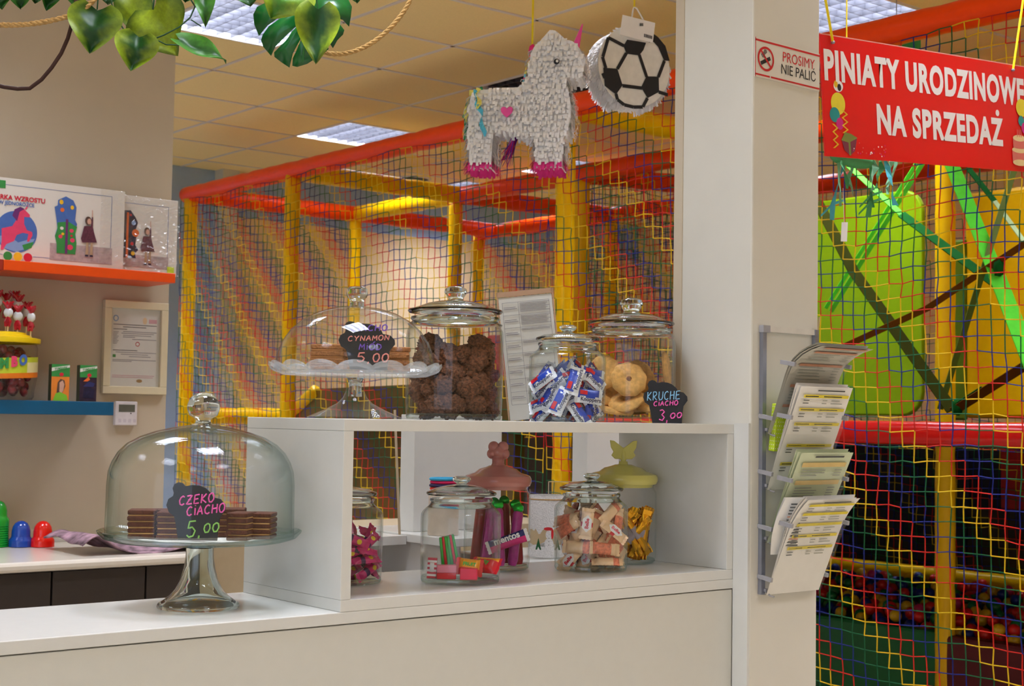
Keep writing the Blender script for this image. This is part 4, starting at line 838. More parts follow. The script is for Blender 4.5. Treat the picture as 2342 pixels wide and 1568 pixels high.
# thermostat
q0 = onY(263, 972, YW-.02); q1 = onY(315, 918, YW-.02); w_, h_ = q1.x-q0.x, q1.z-q0.z
th = thing('thermostat', 'white wall thermostat with grey display at the end of the blue shelf', 'thermostat', (q0.x, YW-.0005, q0.z))
MB().box(0, w_, -.02, 0, 0, h_).build('casing', mat('white appliance plastic', (222, 216, 220), rough=.4), th, bevel=.003)
MB().box(.012, w_-.010, -.0208, -.019, h_*.56, h_-.011).build('display', mat('grey lcd', (96, 98, 88), rough=.25), th)
for k in range(4): MB().box(.012+k*.018, .022+k*.018, -.0206, -.019, .010, .022).build('button', mat('pale buttons', (206, 198, 206), rough=.5), th)
MB().ball((w_*.7, -.0203, h_*.5), (.0025, .001, .0025), 8, 6).build('indicator', black_board, th)
# stacked plastic hats / caps
def cap(t, z, R, m, name='cap'):
    return None
def play_hat(px_, label, rgb, stack=0):
    q = onZ(px_, 1250, zb); 
    t = thing('plastic_cup', label, 'cup', (q.x, min(q.y, 4.66), zb+.0005))
    m = mat(label[:6]+' glossy plastic', rgb, rough=.2, coat=.4, var=.03); R = .037; z = 0
    if stack:
        b = MB()
        for k in range(stack): b.lathe([(R*.9, z), (R, z+.001), (R*.99, z+.0065), (R*.88, z+.007)], 40); z += .0072
        b.build('stacked_rims', m, t, smooth=True)
    b = MB(); b.lathe([(R*.8, z), (R, z+.001), (R*1.0, z+.016), (R*.97, z+.024), (R*.84, z+.030), (R*.80, z+.034), (R*.785, z+.050), (R*.70, z+.064), (R*.52, z+.075), (R*.28, z+.081), (.0001, z+.083)], 48, c=(0, 0, 0))
    b.build('crown', m, t, smooth=True)
    return t
play_hat(97, 'red glossy plastic dome-topped cup on the back counter', (224, 22, 12))
play_hat(47, 'blue glossy plastic dome-topped cup on the back counter', (24, 66, 160))
play_hat(-8, 'green stack of ribbed plastic cups at the left picture edge', (20, 150, 40), 9)
# folded cloth on the back counter
cl = MB(); p0 = onZ(300, 1262, zb)
def clf(u_, v_):
    x = (u_-.5)*.44; y = (v_-.5)*.30
    return (x, y, .006+.042*math.exp(-((x+.17)/.06)**2)+.008*math.sin(9*u_+4*v_)+.012*mnoise.noise(Vector((x*9, y*9, 1)))+.014*v_)
cl.grid(clf, 40, 24); o = cl.build('folded_cloth', mat('patterned mauve fabric', (150, 120, 132), rough=.9, var=.75, scale=26), loc=(p0.x+.03, 4.36, zb+.004), smooth='all')
sd = o.modifiers.new('thick', 'SOLIDIFY'); sd.thickness = .004
tag(o, 'crumpled mauve patterned cloth bag lying on the back counter', 'cloth')

# ------------------------------------------------------------------ pillar: signs and leaflet rack
YP = 2.036
q0 = onY(1723, 190, YP); q1 = onY(1875, 106, YP)
ns = thing('no_smoking_sign', 'small white sign reading PROSIMY NIE PALIC on the pillar', 'sign', (2.327, YP-.0005, onY(1724, 172, YP).z-.002))
nh = onY(1724, 82, YP).z-onY(1724, 172, YP).z; nw = 2.541-2.327
MB().box(0, nw, -.002, 0, 0, nh).build('plate', mat('sign white', (222, 216, 206), rough=.4, var=.01), ns)
sr = mat('sign red', (196, 30, 36), rough=.45); sk = mat('sign black', (28, 26, 28), rough=.5)
m = MB(); m.box(0, nw, -.0026, -.002, nh-.007, nh-.003).box(0, .0016, -.0026, -.002, 0, nh).box(0, nw*.22, -.0026, -.002, .004, .0075).box(nw*.24, nw, -.0026, -.002, .004, .0075)
cx, cz_, R1 = .034, nh*.50, .0265
m.lathe([(R1, 0), (R1-.005, 0)], 40, c=(0, 0, 0)); n0 = len(m.v)-80
m.v[n0:] = [(cx+x, -.0028, cz_+y) for x, y, z in m.v[n0:]]
m.add([(cx+a*.0262*.72+s*.0017, -.0030, cz_-a*.0262*.72+s*.0017) for a, s in ((-1, -1), (-1, 1), (1, 1), (1, -1))], [(0, 1, 2, 3)])
m.build('red_print', sr, ns)
m = MB(); m.obox((cx-.001, -.0027, cz_-.004), (.015, 0, .0075), (0, .0002, 0), (-.0018, 0, .0036)); 
for k in range(3): m.tube([(cx-.010+.004*k, -.0027, cz_+.002), (cx-.014+.004*k, -.0027, cz_+.008), (cx-.006+.004*k, -.0027, cz_+.014), (cx-.004+.002*k, -.0027, cz_+.020)], .0007, 4)
m.build('cigarette_print', sk, ns)
text('lettering', 'PROSIMY', .031, sr, ns, (.142, -.0028, nh*.66), xs=.86, bold=0, space=1.02)
text('lettering', 'NIE PALIĆ', .031, sk, ns, (.142, -.0028, nh*.34), xs=.86, bold=0, space=1.0)

rk = thing('leaflet_rack', 'wall leaflet rack with four clear pockets of price lists on the pillar', 'leaflet rack', (2.354, YP, ZC-.36))
alu = mat('anodised aluminium', (150, 154, 168), rough=.35, metal=.7); clipm = mat('grey clip plastic', (156, 154, 158), rough=.4)
LX0 = lambda x: x-2.354
def rel(P): return Vector((P[0]-2.354, P[1]-YP, P[2]-(ZC-.36)))
TOPZ = .562
m = MB(); m.box(-.004, .008, -.010, -.0005, 0, TOPZ); m.build('rail', alu, rk); MB().box(.168, .180, -.010, -.0005, 0, TOPZ).build('rail', alu, rk)
MB().box(-.004, .180, -.008, -.0005, TOPZ-.012, TOPZ).build('crossbar', mat('white rail cap', (214, 208, 198), rough=.4), rk)
MB().box(-.006, .016, -.013, -.0004, TOPZ-.014, TOPZ+.001).build('corner_cap', clipm, rk)
green_p = mat('green tinted paper', (206, 214, 180), rough=.75, var=.02); ylb = mat('yellow highlight bar', (226, 206, 60), rough=.75); rdb = mat('terracotta bar', (196, 140, 112), rough=.75); grb = mat('grey table text', (150, 152, 140), rough=.8); bkt = mat('dark table text', (84, 84, 80), rough=.8); greyp = mat('greyish printed paper', (196, 192, 180), rough=.75, var=.02)
PK = [(.335, .215, 'grey', .16, .095), (.218, .222, 'yellow', .0, .090), (.108, .195, 'green', .0, .092), (.0, .218, 'yellow2', .06, .092)]
for zi, (z0, hh, style, curl, ytop) in enumerate(PK):
    W_ = .182
    def sheet(k, u_, v_, z0=z0, hh=hh, curl=curl, ytop=ytop):
        # u across, v up; leans out from the wall; top may curl over
        y = -.018-(ytop-.018)*v_-k*.0035*v_; z = z0+hh*v_-k*.0018*v_
        if v_ > .6: c = (v_-.6)/.4; y -= curl*.30*c*c; z -= curl*.18*c*c
        x = (u_-.5)*W_*.94+.088+.004*v_+(.006*math.sin(k*5)*v_)
        return Vector((x, y, z))
    pf = MB()
    for k in range(5): pf.grid(lambda u_, v_, k=k: sheet(k-1, u_, v_), 4, 12)
    pf.build('paper_stack', greyp if style == 'grey' else (green_p if style == 'green' else paper_m), rk)
    pr = MB(); e = 4.15
    def strip(u0, u1, v0, v1, mi):
        n0 = len(pr.v); pr.grid(lambda a, b: sheet(e, u0+(u1-u0)*a, v0+(v1-v0)*b)+Vector((0, -.0006, 0)), 2, 3, mi)
    rnd = random.Random(zi)
    if style == 'grey':
        for v in (.985, .90, .72, .50, .3): strip(.08, .90, v-.028, v, 1)
        for v in [.94, .86, .83, .80, .77, .68, .65, .62, .59, .56, .46, .43, .40, .37, .34]: strip(.12, .12+rnd.uniform(.35, .55), v-.008, v, 2); strip(.76, .88, v-.008, v, 2)
    elif style == 'green':
        strip(.25, .80, .955, .975, 3)
        for v in (.90, .70): strip(.06, .90, v-.05, v, 4)
        for v in [.82, .79, .76, .62, .59, .56, .53, .50]: strip(.10, .10+rnd.uniform(.3, .45), v-.010, v, 2); strip(.72, .86, v-.010, v, 2)
        strip(.04, .92, .40, .44, 1); strip(.0, .99, .0, .40, 5)
    else:
        vs = (.93, .80, .66, .45, .27) if style == 'yellow' else (.95, .84, .72, .60, .48)
        strip(.30, .82, .965, .978, 3)
        for v in vs:
            strip(.07, .93, v-.030, v, 0); strip(.10, .35, v-.022, v-.010, 3); strip(.45, .80, v-.022, v-.010, 3)
            for q in (1, 2): strip(.09, .20, v-.030-.028*q, v-.022-.028*q, 3); strip(.45, .54, v-.030-.028*q, v-.022-.028*q, 2); strip(.62, .62+rnd.uniform(.15, .24), v-.030-.028*q, v-.022-.028*q, 2)
    pr.build('print', [ylb, rdb, grb, bkt, mat('orange table bar', (214, 186, 120), rough=.75), mat('pale mint paper', (212, 220, 196), rough=.75)], rk)
    fp = MB(); fp.grid(lambda u_, v_: sheet(5.6, (u_-.5)*1.07+.5, v_*.80), 2, 8); fp.grid(lambda u_, v_: Vector((sheet(0, u_, 0).x, -.018-.02*v_*0-(1-v_)*0, z0)) if False else sheet(5.6, (u_-.5)*1.07+.5, 0)*(1-v_)+Vector((sheet(5.6, (u_-.5)*1.07+.5, 0).x, -.002, z0))*v_, 2, 2)
    fp.build('clear_pocket', acr, rk)
    for v in (.16, .72):
        for uu in (-.035, 1.035):
            q = sheet(5.9, uu, v); MB().obox(q+Vector((0, .014, .002)), (.003, 0, 0), (0, .019, .003), (0, -.0008, .0042)).build('clip', clipm, rk)
    brk = MB(); brk.box(.004, .016, -.016, -.0005, z0+.006, z0+.012).tube([(.010, -.010, z0+.006), (.010, -.022, z0-.002), (.014, -.03, z0-.004)], .002, 6); brk.build('bracket', clipm, rk)
# bulging leaflet in the third pocket and dotted packet
m = MB()
for k in range(4): m.grid(lambda u_, v_, k=k: Vector((.002+.05*u_-.014*math.sin(PI*v_)*(1-u_)-.002*k, -.034-.03*v_-.012*k*v_*.3-.012*u_, .085+.12*v_)), 4, 14)
m.build('bent_leaflet', paper_m, rk)
m = MB()
for k in range(14): m.grid(lambda u_, v_: Vector((.012+.03*u_-.010*math.sin(PI*(.1+k*.055)), -.036-.03*(.1+k*.055)-.0165-.012*(.2+u_), .092+.12*(.1+k*.055)+.003*v_)), 1, 1, 1 if k in (2, 9) else 0)
m.build('bent_leaflet_print', [bkt, rdb], rk)
dt = mat('lime dotted paper', (192, 214, 44), rough=.6, var=.02)
g = thing('dotted_packet', 'lime green packet with white dots tucked behind the second pocket', 'packet', (2.368, YP-.006, ZC-.005-.055), 0, rot=(.10, 0, 0))
MB().box(0, .05, -.020, -.004, 0, .10).build('packet', dt, g, bevel=.002)
m = MB()
for i in range(7):
    for j in range(12): m.poly(ell(.004+.007*i+(.0035 if j % 2 else 0), .006+.008*j, .0012, .0012, 8), (0, -.0203, 0), (1, 0, 0), (0, 0, 1)); m.poly(ell(-.018+.005*i, .006+.008*j, .0009, .0012, 8), (-.0003, 0, 0), (0, 1, 0), (0, 0, 1)) if i < 3 else None
m.build('dots', paper_m, g)
# second acrylic pocket on the right face of the pillar
h2 = thing('leaflet_pocket', 'clear acrylic leaflet pocket on the far side of the pillar, under the rack', 'leaflet holder', (2.5445, 2.07, ZC-.45))
def pocket(t, z0, z1, out, leaf):
    m = MB(); m.box(.001, .003, 0, .15, z0, z1); m.add([(.012, 0, z0), (out, 0, z1), (out, .15, z1), (.012, .15, z0)], [(0, 1, 2, 3)]); m.add([(.003, 0, z0), (.012, 0, z0), (out, 0, z1), (.003, 0, z1)], [(0, 1, 2, 3)]); m.box(.001, .012, 0, .15, z0, z0+.002); m.build('pocket', acr, t)
    MB().tube([(.012, 0, z0), (out, 0, z1)], .0025, 6).tube([(.003, 0, z0), (.012, 0, z0)], .0025, 6).build('polished_edge', mat('polished acrylic edge', (196, 176, 140), rough=.2), t)
    if leaf: MB().add([(.006, .004, z0+.01), (out*.6, .004, z1-.06), (out*.6, .145, z1-.06), (.006, .145, z0+.01)], [(0, 1, 2, 3)]).build('leaflet', leaf, t)
pocket(h2, .0, .185, .046, mat('pink leaflet', (214, 120, 128), rough=.7)); MB().obox((.03, 0, .105), (.014, 0, -.004), (0, .004, 0), (0, 0, .004)).build('clip', clipm, h2)
h3 = thing('leaflet_pocket', 'clear acrylic pocket top peeking out behind the pillar, above the rack', 'leaflet holder', (2.5445, 2.07, ZC+.06))
pocket(h3, .0, .175, .046, None)

# ------------------------------------------------------------------ hanging banner
def yellow_cord(): return mat('yellow ribbon', (236, 208, 16), rough=.5)
yb = 2.10
TL, TR, BL = onY(1874, 76, yb), onY(2352, 154, yb), onY(1874, 355, yb)
ex = (TR-TL); wid = ex.length; ex.normalize(); ey = Vector((-ex.z, 0, ex.x)); hgt = (TL-BL).length
bn = thing('pinata_banner', 'large red banner reading PINIATY URODZINOWE NA SPRZEDAZ hanging by yellow ribbons', 'banner', tuple(TL-ey*hgt))
O0 = Vector((0, 0, 0)); nrm = Vector((0, -1, 0))
m = MB(); m.prism([(0, 0), (wid, 0), (wid, hgt), (0, hgt)], (0, .0015, 0), ex, ey, .003); m.build('panel', mat('banner red', (222, 12, 18), rough=.28, var=.03, scale=3), bn)
MB().prism([(0, hgt-.002), (wid, hgt-.002), (wid, hgt+.0006), (0, hgt+.0006)], (0, .0016, 0), ex, ey, .0032).build('cut_edge', mat('pale cut edge', (226, 150, 140), rough=.5), bn)
bw_ = mat('banner white', (234, 228, 226), rough=.35, var=.01)
def btext(s, size, cx_, cy_, xs, bold):
    return text('lettering', s, size, bw_, bn, ex*(wid*cx_)+ey*(hgt*cy_)+Vector((0, -.0022, 0)), ex, ey, xs=xs, bold=bold, space=1.12)
t1 = btext('PINIATY URODZINOWE', .094, .497, .735, .60, .0042)
t2 = btext('NA SPRZEDAZ', .094, .535, .335, .60, .0042)
for o, w_want, cx_ in ((t1, wid*.955, .488), (t2, wid*.615, .535)):            # fit the printed width
    xs_ = [Vector(v.co).dot(ex) for v in o.data.vertices]; a, b = min(xs_), max(xs_); c_ = wid*cx_
    for v in o.data.vertices:
        d = Vector(v.co).dot(ex); v.co = v.co+ex*(c_+(d-(a+b)/2)*w_want/(b-a)-d)
zx = max(Vector(v.co).dot(ex) for v in t2.data.vertices)-.024; zz = max(Vector(v.co).dot(ey) for v in t2.data.vertices)+.0125
MB().poly(ell(zx, zz, .0085, .0085), (0, -.0022, 0), ex, ey).build('lettering', bw_, bn)
m = MB(); BM = [mat('balloon yellow print', (224, 206, 56), rough=.3), mat('balloon teal print', (24, 140, 140), rough=.3), mat('balloon magenta print', (206, 30, 130), rough=.3), mat('streamer yellow print', (222, 180, 40), rough=.3), mat('gift green print', (120, 130, 60), rough=.3), mat('gift maroon print', (120, 50, 70), rough=.3), mat('cake cream print', (232, 206, 150), rough=.3), mat('cake pink print', (214, 110, 100), rough=.3), bw_, sk]
lay = [0]
def bp_(out, mi): lay[0] += 1; m.poly([(x*wid, z*hgt) for x, z in out], (0, -.0021-.00003*lay[0], 0), ex, ey, mi)
def be(cx_, cz2, rx, rz, mi): bp_(ell(cx_, cz2, rx, rz), mi)
be(.066, .585, .020, .016*3, 8); be(.070, .575, .008, .03, 9); be(.056, .60, .008, .03, 3); be(.062, .52, .006, .02, 2)
be(.062, .44, .030, .092, 0); be(.046, .345, .021, .062, 1); be(.066, .275, .015, .05, 2)
def zig(x, z0, z1, n, amp): 
    pts = [(x+amp*(1 if k % 2 else -1), z0+(z1-z0)*k/n) for k in range(n+1)]
    for (a, b), (c, d) in zip(pts, pts[1:]): bp_([(a-.004, b), (a+.004, b), (c+.004, d), (c-.004, d)], 3)
zig(.088, .39, .20, 6, .010); zig(.045, .27, .07, 6, .009)
bp_([(.070, .14), (.135, .165), (.125, .06), (.103, .02), (.080, .06)], 5); bp_([(.068, .14), (.10, .125), (.138, .17), (.11, .20), (.085, .21)], 4); bp_([(.098, .13), (.106, .13), (.107, .02), (.10, .02)], 4)
r = random.Random(4)
for k in range(26): be(.11+r.random()*.16, .03+r.random()*.13*(1-k/40), .0022, .006, [2, 7, 8][k % 3])
m.build('printed_balloons', BM, bn); m = MB()
be(.945, .60, .030, .085, 0); be(.940, .475, .016, .05, 1); be(.958, .41, .018, .055, 2); zig(.975, .36, .16, 6, .007)
bp_([(.885, .08), (.965, .08), (.968, .20), (.883, .20)], 7); be(.925, .08, .040, .03, 6); be(.925, .20, .042, .03, 6); bp_([(.89, .22), (.96, .22), (.96, .31), (.89, .31)], 7); be(.925, .31, .035, .03, 6); be(.925, .225, .035, .015, 7)
for x in (.915, .925, .935): bp_([(x-.002, .32), (x+.002, .32), (x+.002, .39), (x-.002, .39)], 7)
m.build('printed_cake', BM, bn)
def ribbon(parent_thing, name, pts, r_, label=None):
    o = MB().tube(pts, r_, 6).build(name, yellow_cord(), parent_thing); return o
for pxa, pya, pxb, pyb in ((1905, 97, 1888, 0), (2317, 160, 2340, 0)):
    a = onY(pxa, pya, yb-.006)-TL+ey*hgt; d = onY(pxb, pyb, yb-.006)-onY(pxa, pya, yb-.006); top = a+d*((H-.005-TL.z+ey.z*hgt-a.z)/d.z)
    top = a+d*((H-.004-bn.location.z-a.z)/d.z)
    ribbon(bn, 'ribbon', [a, top], .0032)
    MB().ball(a, (.004, .006, .004), 10, 6).build('eyelet', alu, bn)
# pinata tail of ribbons under the banner
t = thing('ribbon_tassel', 'teal and green tissue streamers with a white tag hanging below the red banner', 'streamers', tuple(onY(1935, 380, 2.35)))
m = MB(); base = Vector(t.location); r = random.Random(12); tg = [mat('teal tissue', (70, 166, 176), rough=.7), mat('mint tissue', (126, 190, 150), rough=.7), mat('green tissue', (70, 150, 90), rough=.7)]
for pxs, pys, ln in ((1918, 365, .15), (1935, 365, .19), (1945, 372, .12), (1990, 375, .10), (2000, 378, .14), (2015, 380, .09), (2022, 385, .13), (2050, 385, .10), (1985, 378, .17), (2035, 382, .08), (1925, 365, .1)):
    a = onY(pxs, pys-25, 2.35+r.uniform(-.04, .04))-base; pts = [a]
    for k in range(5): pts.append(pts[-1]+Vector((r.uniform(-.012, .012), r.uniform(-.008, .008), -ln/5)))
    vs = []; 
    for i, p in enumerate(pts): w = .006*(1+.5*math.sin(i*1.7+pxs)); q = RX*math.cos(i*.8+pxs)*w+RY*math.sin(i*.8+pxs)*w; vs += [p-q, p+q]
    m.add(vs, [(2*i, 2*i+1, 2*i+3, 2*i+2) for i in range(5)], int(pxs) % 3)
    if pxs in (1935, 1985, 2000):
        for s in (-1, 1):
            p = pts[4]; e = p+RX*s*.03+RZ*(.012 if s > 0 else -.03); m.add([p, p+RZ*.008, e+RZ*.006, e], [(0, 1, 2, 3)], int(pxs) % 3)
m.build('streamers', tg, t)
a = onY(1931, 530, 2.35)-base; MB().obox(a, RX*.008, RY*.0006, RZ*.025+RX*.001).build('price_tag', paper_m, t)
MB().tube([a+RZ*.02, onY(1928, 430, 2.35)-base], .0008, 4).build('tag_string', paper_m, t)
# the rest of that pinata, held by a cord behind the banner
MB().tube([(0, 0, 0.0), (0, 0, H-.002-base.z)], .002, 6).build('cord', yellow_cord(), t)
for k in range(1): MB().ball((.03, 0, .02), (.09, .03, .02), 16, 10).build('tissue_knot', tg[2], t, smooth=True)

# ------------------------------------------------------------------ pinatas
crepe = mat('white crepe paper', (250, 248, 248), rough=.85, var=.02, scale=60); hot = mat('hot pink crepe', (226, 46, 136), rough=.7, var=.1); hornm = mat('pink horn', (236, 78, 160), rough=.5)
UB = onD(1190, 240, 4.25); ZPM = FPX/4.25*3.7327               # zoomed-survey units per metre
UN = [(300, 800), (450, 793), (640, 782), (690, 745), (725, 690), (735, 600), (745, 500), (775, 440), (830, 385), (870, 340), (905, 300), (950, 305), (990, 335), (1040, 385), (1100, 400), (1145, 440), (1175, 495), (1212, 550), (1200, 620), (1180, 700), (1120, 700), (1065, 690), (1050, 760), (1075, 850), (1098, 960), (1092, 1060), (1070, 1150), (1035, 1210), (1030, 1300), (1028, 1465), (795, 1465), (795, 1380), (800, 1270), (790, 1190), (700, 1165), (600, 1150), (500, 1145), (440, 1150), (430, 1250), (425, 1380), (425, 1465), (232, 1465), (232, 1350), (235, 1250), (218, 1160), (222, 1000), (232, 880), (250, 820)]
UN = [((x-640)/ZPM, (900-y)/ZPM) for x, y in UN]
un = thing('unicorn_pinata', 'white fringed unicorn pinata with pink horn hanging over the counter', 'pinata', tuple(UB), VA-.16)
TH = .105
def in_poly(x, y, P):
    c = False; j = len(P)-1
    for i in range(len(P)):
        (xi, yi), (xj, yj) = P[i], P[j]
        if (yi > y) != (yj > y) and x < (xj-xi)*(y-yi)/(yj-yi)+xi: c = not c
        j = i
    return c
m = MB(); m.prism(UN, (0, TH/2, 0), (1, 0, 0), (0, 0, 1), TH); n0 = len(m.f); r = random.Random(5)
zh = (900-1395)/ZPM
def flap(m, p, side, out, w, L, mi):
    """one paper flap hanging from p; side: direction along the row, out: outward"""
    q = side*w*r.uniform(.8, 1.25); d = Vector((r.uniform(-.004, .004), 0, -L*r.uniform(.65, 1.3)))+out*r.uniform(.003, .017)
    mid = p+d*.5+out*r.uniform(.001, .006)
    m.add([p-q, p+q, mid+q*1.05, mid-q*1.05, p+d+q*.95, p+d-q*.95], [(0, 1, 2, 3), (3, 2, 4, 5)], mi)
zmin, zmax = min(y for x, y in UN), max(y for x, y in UN)
z = zmin+.016
while z < zmax:
    x = -.17
    while x < .22:
        xx = x+r.uniform(-.002, .002)
        if in_poly(xx, z-.004, UN):
            mi = 1 if z < zh else 0
            for s in (-1, 1): flap(m, Vector((xx, s*(TH/2+.0012), z)), Vector((1, 0, 0)), Vector((0, s, 0)), .0034, .021, mi)
        x += .0062
    z += .0155
N = len(UN)
for i in range(N):
    a, b = Vector((UN[i][0], 0, UN[i][1])), Vector((UN[(i+1) % N][0], 0, UN[(i+1) % N][1])); e = b-a; L = e.length; 
    nrm_ = Vector((e.z, 0, -e.x)).normalized()
    mid = (a+b)/2
    if in_poly((mid+nrm_*.004).x, (mid+nrm_*.004).z, UN): nrm_ = -nrm_
    for k in range(max(1, int(L/.0125))):
        p = a+e*((k+.5)/max(1, int(L/.0125)))
        for q in range(15):
            pp = Vector((p.x, (q/14-.5)*TH, p.z))+nrm_*.001
            if nrm_.z > .6: flap(m, pp, Vector((0, 1, 0)), Vector((r.uniform(-.5, .5), 0, .15)), .0036, .008, 0)
            elif nrm_.z > -.5: flap(m, pp, Vector((0, 1, 0)), nrm_, .0036, .020, 1 if p.z < zh else 0)
            elif q % 2: flap(m, pp, Vector((1, 0, 0)), nrm_*.3, .0036, .012, 1 if p.z < zh else 0)
m.build('body', [crepe, hot], un)
P2 = lambda x, y: Vector(((x-640)/ZPM, 0, (900-y)/ZPM))
a, b = P2(1108, 415), P2(1165, 215)
hm = MB(); hm.tube([a+(b-a)*k/8 for k in range(9)], [.0115*(1-k/9.2)*(1+.06*(k % 2)) for k in range(9)], 12); hm.build('horn', hornm, un, smooth=True)
for s in (-1, 1):
    e = thing_part('eye', un, tuple(P2(975, 585)+Vector((0, s*(TH/2+.019), 0))))
    MB().ball((0, 0, 0), (.0085, .004, .0085), 16, 10).build('eyeball', sk, e, smooth=True); MB().ball((.0018, s*.003, .0008), (.0042, .002, .0042), 10, 8).build('glint', paper_m, e, smooth=True)
ht_ = [(0, -.0175), (.009, -.010), (.016, -.002), (.018, .006), (.015, .0125), (.009, .014), (.004, .0125), (0, .008)]
MB().prism([(x, y) for x, y in ht_]+[(-x, y) for x, y in ht_[::-1][1:-1]][::1], P2(560, 1000)+Vector((0, -TH/2-.019, 0)), (1, 0, 0), (0, 0, 1), .004).build('heart', hornm, un, bevel=.001)
def streamer(m, pts, w, mi, tw=0.):
    vs = []
    for i, p in enumerate(pts):
        t_ = (pts[min(i+1, len(pts)-1)]-pts[max(i-1, 0)]).normalized(); sd = t_.cross(Vector((math.sin(tw*i), math.cos(tw*i), .1))).normalized()*w; vs += [p-sd, p+sd]
    m.add(vs, [(2*i, 2*i+1, 2*i+3, 2*i+2) for i in range(len(pts)-1)], mi)
TM = [mat('green tissue tail', (30, 136, 84), rough=.6), mat('yellow tissue tail', (232, 220, 110), rough=.6), mat('blue tissue tail', (92, 196, 226), rough=.6), mat('orange tissue tail', (240, 160, 70), rough=.6), mat('violet foil strip', (110, 40, 160), rough=.3, metal=.5), mat('pink foil strip', (220, 40, 120), rough=.3, metal=.5)]
m = MB()
for sx, ex_, sy, ey_, mi, yy in [(270, 165, 800, 1150, 0, -.02), (250, 190, 790, 1060, 1, -.04), (240, 150, 800, 1000, 0, .0), (285, 310, 810, 960, 2, -TH/2-.024), (310, 320, 800, 980, 1, -TH/2-.026), (320, 370, 960, 1210, 2, -TH/2-.022), (230, 140, 830, 1180, 3, .03), (240, 200, 850, 1210, 5, .02), (220, 195, 900, 1230, 2, .04), (330, 300, 775, 790, 0, -.03), (215, 160, 880, 1190, 0, .01)]:
    pts = [P2(sx+(ex_-sx)*(k/7)**.6+12*math.sin(k*1.3+sx), sy+(ey_-sy)*k/7)+Vector((0, yy, 0)) for k in range(8)]; streamer(m, pts, .0072, mi, .6)
m.build('tail', TM, un)
m = MB()
for x, y, mi in [(735, 440, 5), (745, 480, 5), (730, 520, 3), (722, 560, 1), (718, 590, 3), (705, 620, 1), (700, 650, 2), (690, 690, 2), (722, 640, 0), (695, 670, 5)]:
    for k in range(3): streamer(m, [P2(x+30+6*k, y-30)+Vector((0, (k-1)*.03, 0)), P2(x+8+4*k, y-14)+Vector((0, (k-1)*.033, 0)), P2(x-2+5*k, y+40)+Vector((0, (k-1)*.035, 0))], .006, (mi+k) % 6 if k else mi)
m.build('mane', TM, un)
m = MB(); r = random.Random(8)
for k in range(26):
    q = P2(600-r.uniform(0, 25), 1165); e = P2(r.uniform(440, 570), r.uniform(1290, 1450)); yy = r.uniform(.0, .05); streamer(m, [q+Vector((0, yy, 0)), (q+e)/2+Vector((0, yy, r.uniform(-.01, .01))), e+Vector((0, yy+r.uniform(-.01, .02), 0))], .0014, 4+k % 2, .5)
m.build('foil_fringe', TM, un); m = MB()
for k in range(16):
    q = P2(r.uniform(215, 260), 1330); e = P2(r.uniform(160, 240), r.uniform(1420, 1500)); streamer(m, [q+Vector((0, .0, 0)), (q+e)/2+RX*.006, e], .0014, 4+k % 2, .5)
m.build('foil_fringe', TM, un)
top = P2(735, 700)+Vector((0, 0, 0)); MB().tube([P2(735, 600), P2(738, -2200)] if False else [P2(735, 620), Vector((P2(735, 620).x+.002, 0, H-.003-UB.z))], .0032, 6).build('ribbon', yellow_cord(), un)

FB = onD(1450, 153, 4.45); FPM = FPX/4.45*3.7327
fb = thing('football_pinata', 'black and white football pinata with a white price tag beside the pillar', 'pinata', tuple(FB), VA+.42)
FR = 352/FPM; FT = .085; F2 = lambda x, y: ((x-1605)/FPM, (570-y)/FPM)
m = MB(); m.prism(ell(0, 0, FR*.97, FR*.97, 64), (0, FT, 0), (1, 0, 0), (0, 0, 1), FT); r = random.Random(3)
for k in range(110):
    a = 2*PI*k/110
    for q in range(9):
        nrm_ = Vector((math.cos(a), 0, math.sin(a))); p = nrm_*FR*.965+Vector((0, .004+FT*q/9, 0))
        side = Vector((0, .004, 0)); L = .02
        d = Vector((0, 0, -L*.6))+nrm_*r.uniform(.004, .012) if abs(nrm_.z) < .95 else nrm_*r.uniform(.003, .008)+Vector((r.uniform(-.01, .01), 0, 0))
        t_ = Vector((-math.sin(a), 0, math.cos(a)))*.004
        m.add([p-side, p+side, p+d+side+t_*r.uniform(-1, 1), p+d-side], [(0, 1, 2, 3)])
m.build('drum', crepe, fb)
MB().poly(ell(0, 0, FR*.985, FR*.985, 64), (0, -.0015, 0), (1, 0, 0), (0, 0, 1)).build('face', mat('matt white card', (226, 224, 214), rough=.7), fb)
m = MB()
for P in ([(1495, 405), (1530, 345), (1715, 350), (1690, 415), (1650, 468), (1525, 468)], [(1305, 612), (1440, 606), (1492, 742), (1430, 828), (1320, 765)], [(1722, 640), (1842, 630), (1848, 760), (1735, 828), (1670, 740)], [(1740, 345), (1790, 265), (1830, 285), (1905, 355), (1950, 480), (1893, 484), (1832, 372), (1790, 335)]):
    m.poly([F2(x, y) for x, y in P], (0, -.0035, 0), (1, 0, 0), (0, 0, 1))
for P in ([(1525, 462), (1440, 608)], [(1650, 462), (1725, 645)], [(1490, 746), (1682, 746)], [(1296, 520), (1330, 612)], [(1430, 822), (1445, 870), (1510, 908), (1600, 918), (1690, 908), (1735, 826)], [(1838, 634), (1898, 484)], [(1845, 762), (1935, 778)], [(1320, 700), (1300, 660)], [(1350, 350), (1500, 402)], [(1350, 350), (1300, 520)]):
    for (x0, y0), (x1, y1) in zip(P, P[1:]):
        d = Vector((x1-x0, y1-y0, 0)).normalized()*15; nx, ny = -d.y, d.x
        m.poly([F2(x0+nx, y0+ny), F2(x1+nx, y1+ny), F2(x1-nx, y1-ny), F2(x0-nx, y0-ny)], (0, -.0034, 0), (1, 0, 0), (0, 0, 1))
m.build('black_panels', mat('matt black card', (26, 26, 27), rough=.7), fb)
mm = Matrix.Rotation(-.42, 4, 'Z')
